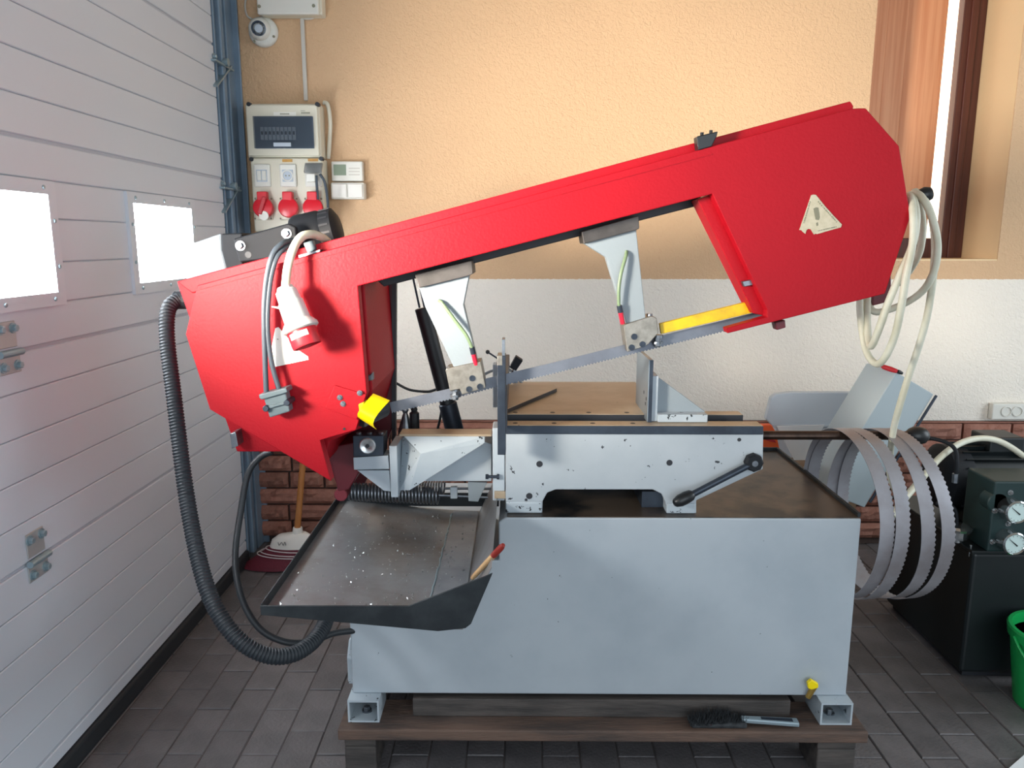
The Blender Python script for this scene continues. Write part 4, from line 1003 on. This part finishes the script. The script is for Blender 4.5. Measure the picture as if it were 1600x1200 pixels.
# ------------------------------------------------------------------ hydraulic power pack
def build_pack():
    X0, X1, Y0, Y1 = 1.455, 2.15, 2.33, 2.85
    T = thing('hydraulic_power_pack', 'dark green hydraulic power pack with two pressure gauges beside the saw', 'hydraulic unit', ((X0+X1)/2, 2.6, 0))
    tank = mk('oil_tank', bx(X0, X1, Y0, Y1, .02, .44, .012, 3), 'pack_dark', T)
    mk('tank_skirt', bx(X0+.02, X1-.02, Y0+.02, Y1-.02, 0, .022), 'black_frame', T)
    mk('tank_lid', bx(X0-.012, X1+.012, Y0-.012, Y1+.012, .44, .452, .003), 'pack_dark', T)
    # electric motor lying on the lid with fins
    c0 = Vector((X0+.05, 2.64, .60)); c1 = Vector((X0+.36, 2.64, .60))
    mt = mk('motor', cyl(c0, c1, .105, 30, ch=.01), 'pack_dark', T, True)
    for i in range(24):
        a = 2*math.pi*i/24; bm = nb(); m0 = Matrix.Translation((0, 2.64, .60)) @ Matrix.Rotation(a, 4, 'X')
        box(bm, c0.x+.03, c1.x-.05, -.002, .002, .103, .122, m0); mk('cooling_fin', bm, 'pack_dark', mt)
    mk('motor_foot', bx(c0.x+.05, c1.x-.04, 2.56, 2.72, .452, .52, .004), 'pack_dark', mt)
    mk('fan_cowl', lathe([(.112, 0), (.115, .01), (.115, .07), (.095, .085), (0, .086)], c0+Vector((.06, 0, 0)), (-1, 0, 0), 28), 'motor_grey', mt, True)
    mk('terminal_box', bx(c0.x+.12, c0.x+.24, 2.58, 2.70, .70, .755, .006), 'pack_dark', mt)
    # valve block with gauges
    g = at(1588, 800, 2.27); g2 = at(1584, 849, 2.27)
    vb = mk('valve_block', bx(g.x-.05, g.x+.20, 2.31, 2.46, .452, g.z+.085, .006), 'pack_teal', T)
    for c in (g, g2):
        ga = mk('pressure_gauge', lathe([(.034, .055), (.036, .0), (.037, -.006), (.033, -.010), (.030, -.006), (0, -.006)], (c.x, 2.27, c.z), (0, 1, 0), 30), 'chrome', vb, True)
        mk('gauge_face', cyl((c.x, 2.2635, c.z), (c.x, 2.265, c.z), .0295, 28), 'gauge_face', ga)
        bm = nb(); m0 = Matrix.Translation((c.x, 2.2625, c.z)) @ Matrix.Rotation(math.radians(-50), 4, 'Y')
        prism([(-.0022, -.010), (.0022, -.010), (.0006, .024), (-.0006, .024)], -.0005, .0005, 0, bm)
        for v in bm.verts: v.co = m0 @ v.co
        mk('gauge_needle', bm, 'needle', ga)
        bm = nb()
        for i in range(11):
            a = math.radians(225-27*i); box(bm, -.0005, .0005, -.0003, .0003, .024, .0275, Matrix.Translation((c.x, 2.2632, c.z)) @ Matrix.Rotation(a, 4, 'Y'))
        mk('gauge_ticks', bm, 'needle', ga)
        for q in ((-.042, -.01), (.0, .05)): mk('bezel_screw', hexbolt((c.x+q[0], 2.31, c.z+q[1]), (0, -1, 0), .006, .01), 'chrome', vb)
    p = at(1545, 778, 2.36); mk('round_cover', cyl((p.x, 2.31, p.z), (p.x, 2.36, p.z), .033, 26, ch=.003), 'pack_teal', vb, True)
    mk('cover_bracket', bx(p.x-.01, g.x-.04, 2.34, 2.40, .452, p.z+.01, .004), 'pack_dark', vb)
    # filler cap
    p = at(1507, 836, 2.36)
    fc = mk('filler_neck', cyl((p.x, 2.40, .452), (p.x, 2.40, p.z-.01), .02, 16), 'chrome', T)
    mk('filler_cap', lathe([(.030, -.025), (.030, .0), (.042, .004), (.044, .012), (.034, .018), (0, .020)], (p.x, 2.40, p.z), (0, 0, 1), 14), 'chrome', T)
    mk('dip_rod', cyl((p.x+.02, 2.352, p.z-.07), (p.x+.02, 2.352, p.z-.03), .004, 8), 'chrome', T)
    # pipes
    mk('steel_pipe', tube(pts3([(1452, 684, 2.50), (1478, 691, 2.47), (1492, 702, 2.45), (1495, 720, 2.44), (1493, 755, 2.44)], 8), .0065, 10), 'motor_grey', T, True)
    mk('pipe_nut', cyl(at(1493, 740, 2.44), at(1492, 754, 2.44), .010, 6), 'steel', T)
    mk('steel_pipe', tube(pts3([(1462, 787, 2.42), (1480, 788, 2.41), (1492, 796, 2.40), (1495, 815, 2.40), (1492, 850, 2.40)], 8), .006, 10), 'motor_grey', T, True)
    mk('hydraulic_hose', tube(pts3([(1500, 698, 2.7), (1530, 702, 2.72), (1570, 722, 2.74), (1610, 748, 2.76), (1640, 775, 2.76)], 8), .014, 12), 'cardboard', T, True)
    tag(mk('white_hose', tube(pts3([(1394, 806, 2.25), (1412, 781, 2.29), (1440, 748, 2.36), (1470, 714, 2.45), (1500, 693, 2.52), (1530, 685, 2.56), (1560, 689, 2.58), (1590, 706, 2.58), (1625, 735, 2.58)], 8), .0105, 12), 'cable_white', None, True), 'thick white hose arching over the hydraulic power pack', 'hose')
build_pack()

# ------------------------------------------------------------------ boxes behind the saw, buckets
def build_boxes():
    a = at(1196, 720, 2.72)
    ztop = .60
    T = tag(mk('cardboard_box', bx(.82, 1.24, 2.70, 3.15, 0, ztop, .006), 'cardboard'), 'tall brown cardboard box standing behind the saw cabinet', 'box')
    # grey crate with rounded corner
    y = 2.86
    T = thing('plastic_panel', 'pale grey plastic panel with rounded corner standing behind the saw', 'panel', (1.1, 2.95, ztop))
    zb = ztop+.0
    mk('panel_sheet', pp([(1206, 664), (1197, 655), (1205, 622), (1212, 616), (1236, 613), (1335, 613), (1335, 664)], y, y+.03, .004), 'crate_grey', T)
    f = mk('panel_foot', bx(at(1212, 700, y).x, at(1330, 700, y).x, y+.005, y+.06, ztop+.001, at(1260, 662, y).z+.004), 'crate_grey', T)
    # white flap of paper and orange tool case
    mk('panel_lip', pp([(1206, 663), (1335, 663), (1335, 667), (1208, 667)], y-.004, y+.03, .001), 'crate_grey', T)
    pz = [(1214, 666), (1288, 664), (1262, 719), (1241, 719)]
    zz = at(1250, 719, 2.80).z
    tag(mk('white_card', pp(pz, 2.79, 2.795), 'paper_white'), 'white folded card leaning against pale grey panel', 'card')
    OC = thing('orange_case', 'bright orange plastic tool case wedged beside the grey vise bed', 'case', (at(1203, 690, 2.75).x, 2.76, ztop))
    mk('case_body', pp([(1190, 664), (1206, 664), (1213, 676), (1218, 700), (1219, 718), (1190, 718)], 2.745, 2.775, .004), 'orange', OC)
    mk('case_rib', pp([(1196, 683), (1211, 688), (1213, 692), (1197, 688)], 2.74, 2.747, .001), 'plug_red', OC)
    # long tilted sheet-metal cover: two faces
    p = [at(1354, 567, 2.60), at(1401, 581.5, 2.50), at(1459, 616, 2.62)]
    dn = (at(1296, 662, 2.56)-at(1354, 567, 2.60)); dn = dn.normalized()*.46
    bm = nb(); top = [v for v in p]; top.append(p[0]+(p[2]-p[1]))
    V = [bm.verts.new(v) for v in top]; W = [bm.verts.new(v+dn) for v in top]
    for i in (0, 1, 3): bm.faces.new((V[i], V[(i+1) % 4], W[(i+1) % 4], W[i]))
    bm.faces.new((V[2], V[3], W[3], W[2]))
    bm.faces.new(W); bm.faces.new(V)
    T = tag(mk('sheet_metal_cover', bev(bm, .003), 'sheet_grey'), 'long grey sheet-metal cover leaning at an angle behind the spare blades', 'metal cover')
    e0 = p[2]+Vector((.004, -.004, 0)); mk('cover_edge', cyl(e0+Vector((.003, 0, -.004)), e0+dn*.95, .005, 8), 'dark_steel', T)
    # screwdriver lying on the cover
    a, b = at(1377, 574, 2.53), at(1401, 582, 2.50)
    T = thing('screwdriver', 'red and black screwdriver on the top end of grey sheet-metal cover', 'screwdriver', a)
    mk('grip', lathe([(.004, 0), (.008, .008), (.009, .03), (.007, .048), (.005, .052)], a+Vector((0, 0, .004)), b-a, 12), 'plug_red', T, True)
    c, d = at(1402, 582, 2.50), at(1416, 588, 2.53)
    mk('black_end', lathe([(.006, 0), (.007, .01), (.005, .028), (.002, .03)], c+Vector((0, 0, .004)), d-c, 10), 'black_plastic', T, True)
    # green bucket
    c = atz(1590, 1085, 0); R = .135
    cx = at(1586, 990, 2.18).x+R+.002; cy = 2.18
    T = thing('green_bucket', 'bright green plastic bucket in front of the hydraulic power pack', 'bucket', (cx, cy, 0))
    zt = at(1590, 985, 2.18).z
    mk('bucket_body', lathe([(.098, 0), (.10, .004), (R-.006, zt-.03), (R-.012, zt-.03), (.094, .008), (0, .008)], (cx, cy, .001), (0, 0, 1), 36), 'green_plastic', T, True)
    mk('bucket_rim', lathe([(R-.012, zt-.034), (R, zt-.034), (R+.004, zt-.006), (R, zt), (R-.010, zt), (R-.012, zt-.034)], (cx, cy, .001), (0, 0, 1), 36), 'green_plastic', T, True)
    ps = [Vector((cx+(R+.004)*math.cos(t), cy-(R+.006)*abs(math.sin(t))*.98, zt-.02-.13*math.sin(t))) for t in [math.pi*i/16 for i in range(17)]]
    mk('bucket_handle', tube(ps, .004, 8), 'green_plastic', T, True)
    # pale board at the floor corner
    q = [atz(x, y, .012) for x, y in ((1573, 1203), (1604, 1176), (1680, 1176), (1680, 1240), (1560, 1240))]
    bm = nb(); A = [bm.verts.new((v.x, v.y, .0)) for v in q]; B = [bm.verts.new((v.x, v.y, .012)) for v in q]
    bm.faces.new(A); bm.faces.new(B)
    for i in range(5): bm.faces.new((A[i], A[(i+1) % 5], B[(i+1) % 5], B[i]))
    tag(mk('pale_board', bm, 'paper_white'), 'corner of a pale board lying flat on the grey pavers', 'board')
build_boxes()
for o in list(bpy.data.objects):
    if '_w' in o: del o['_w']
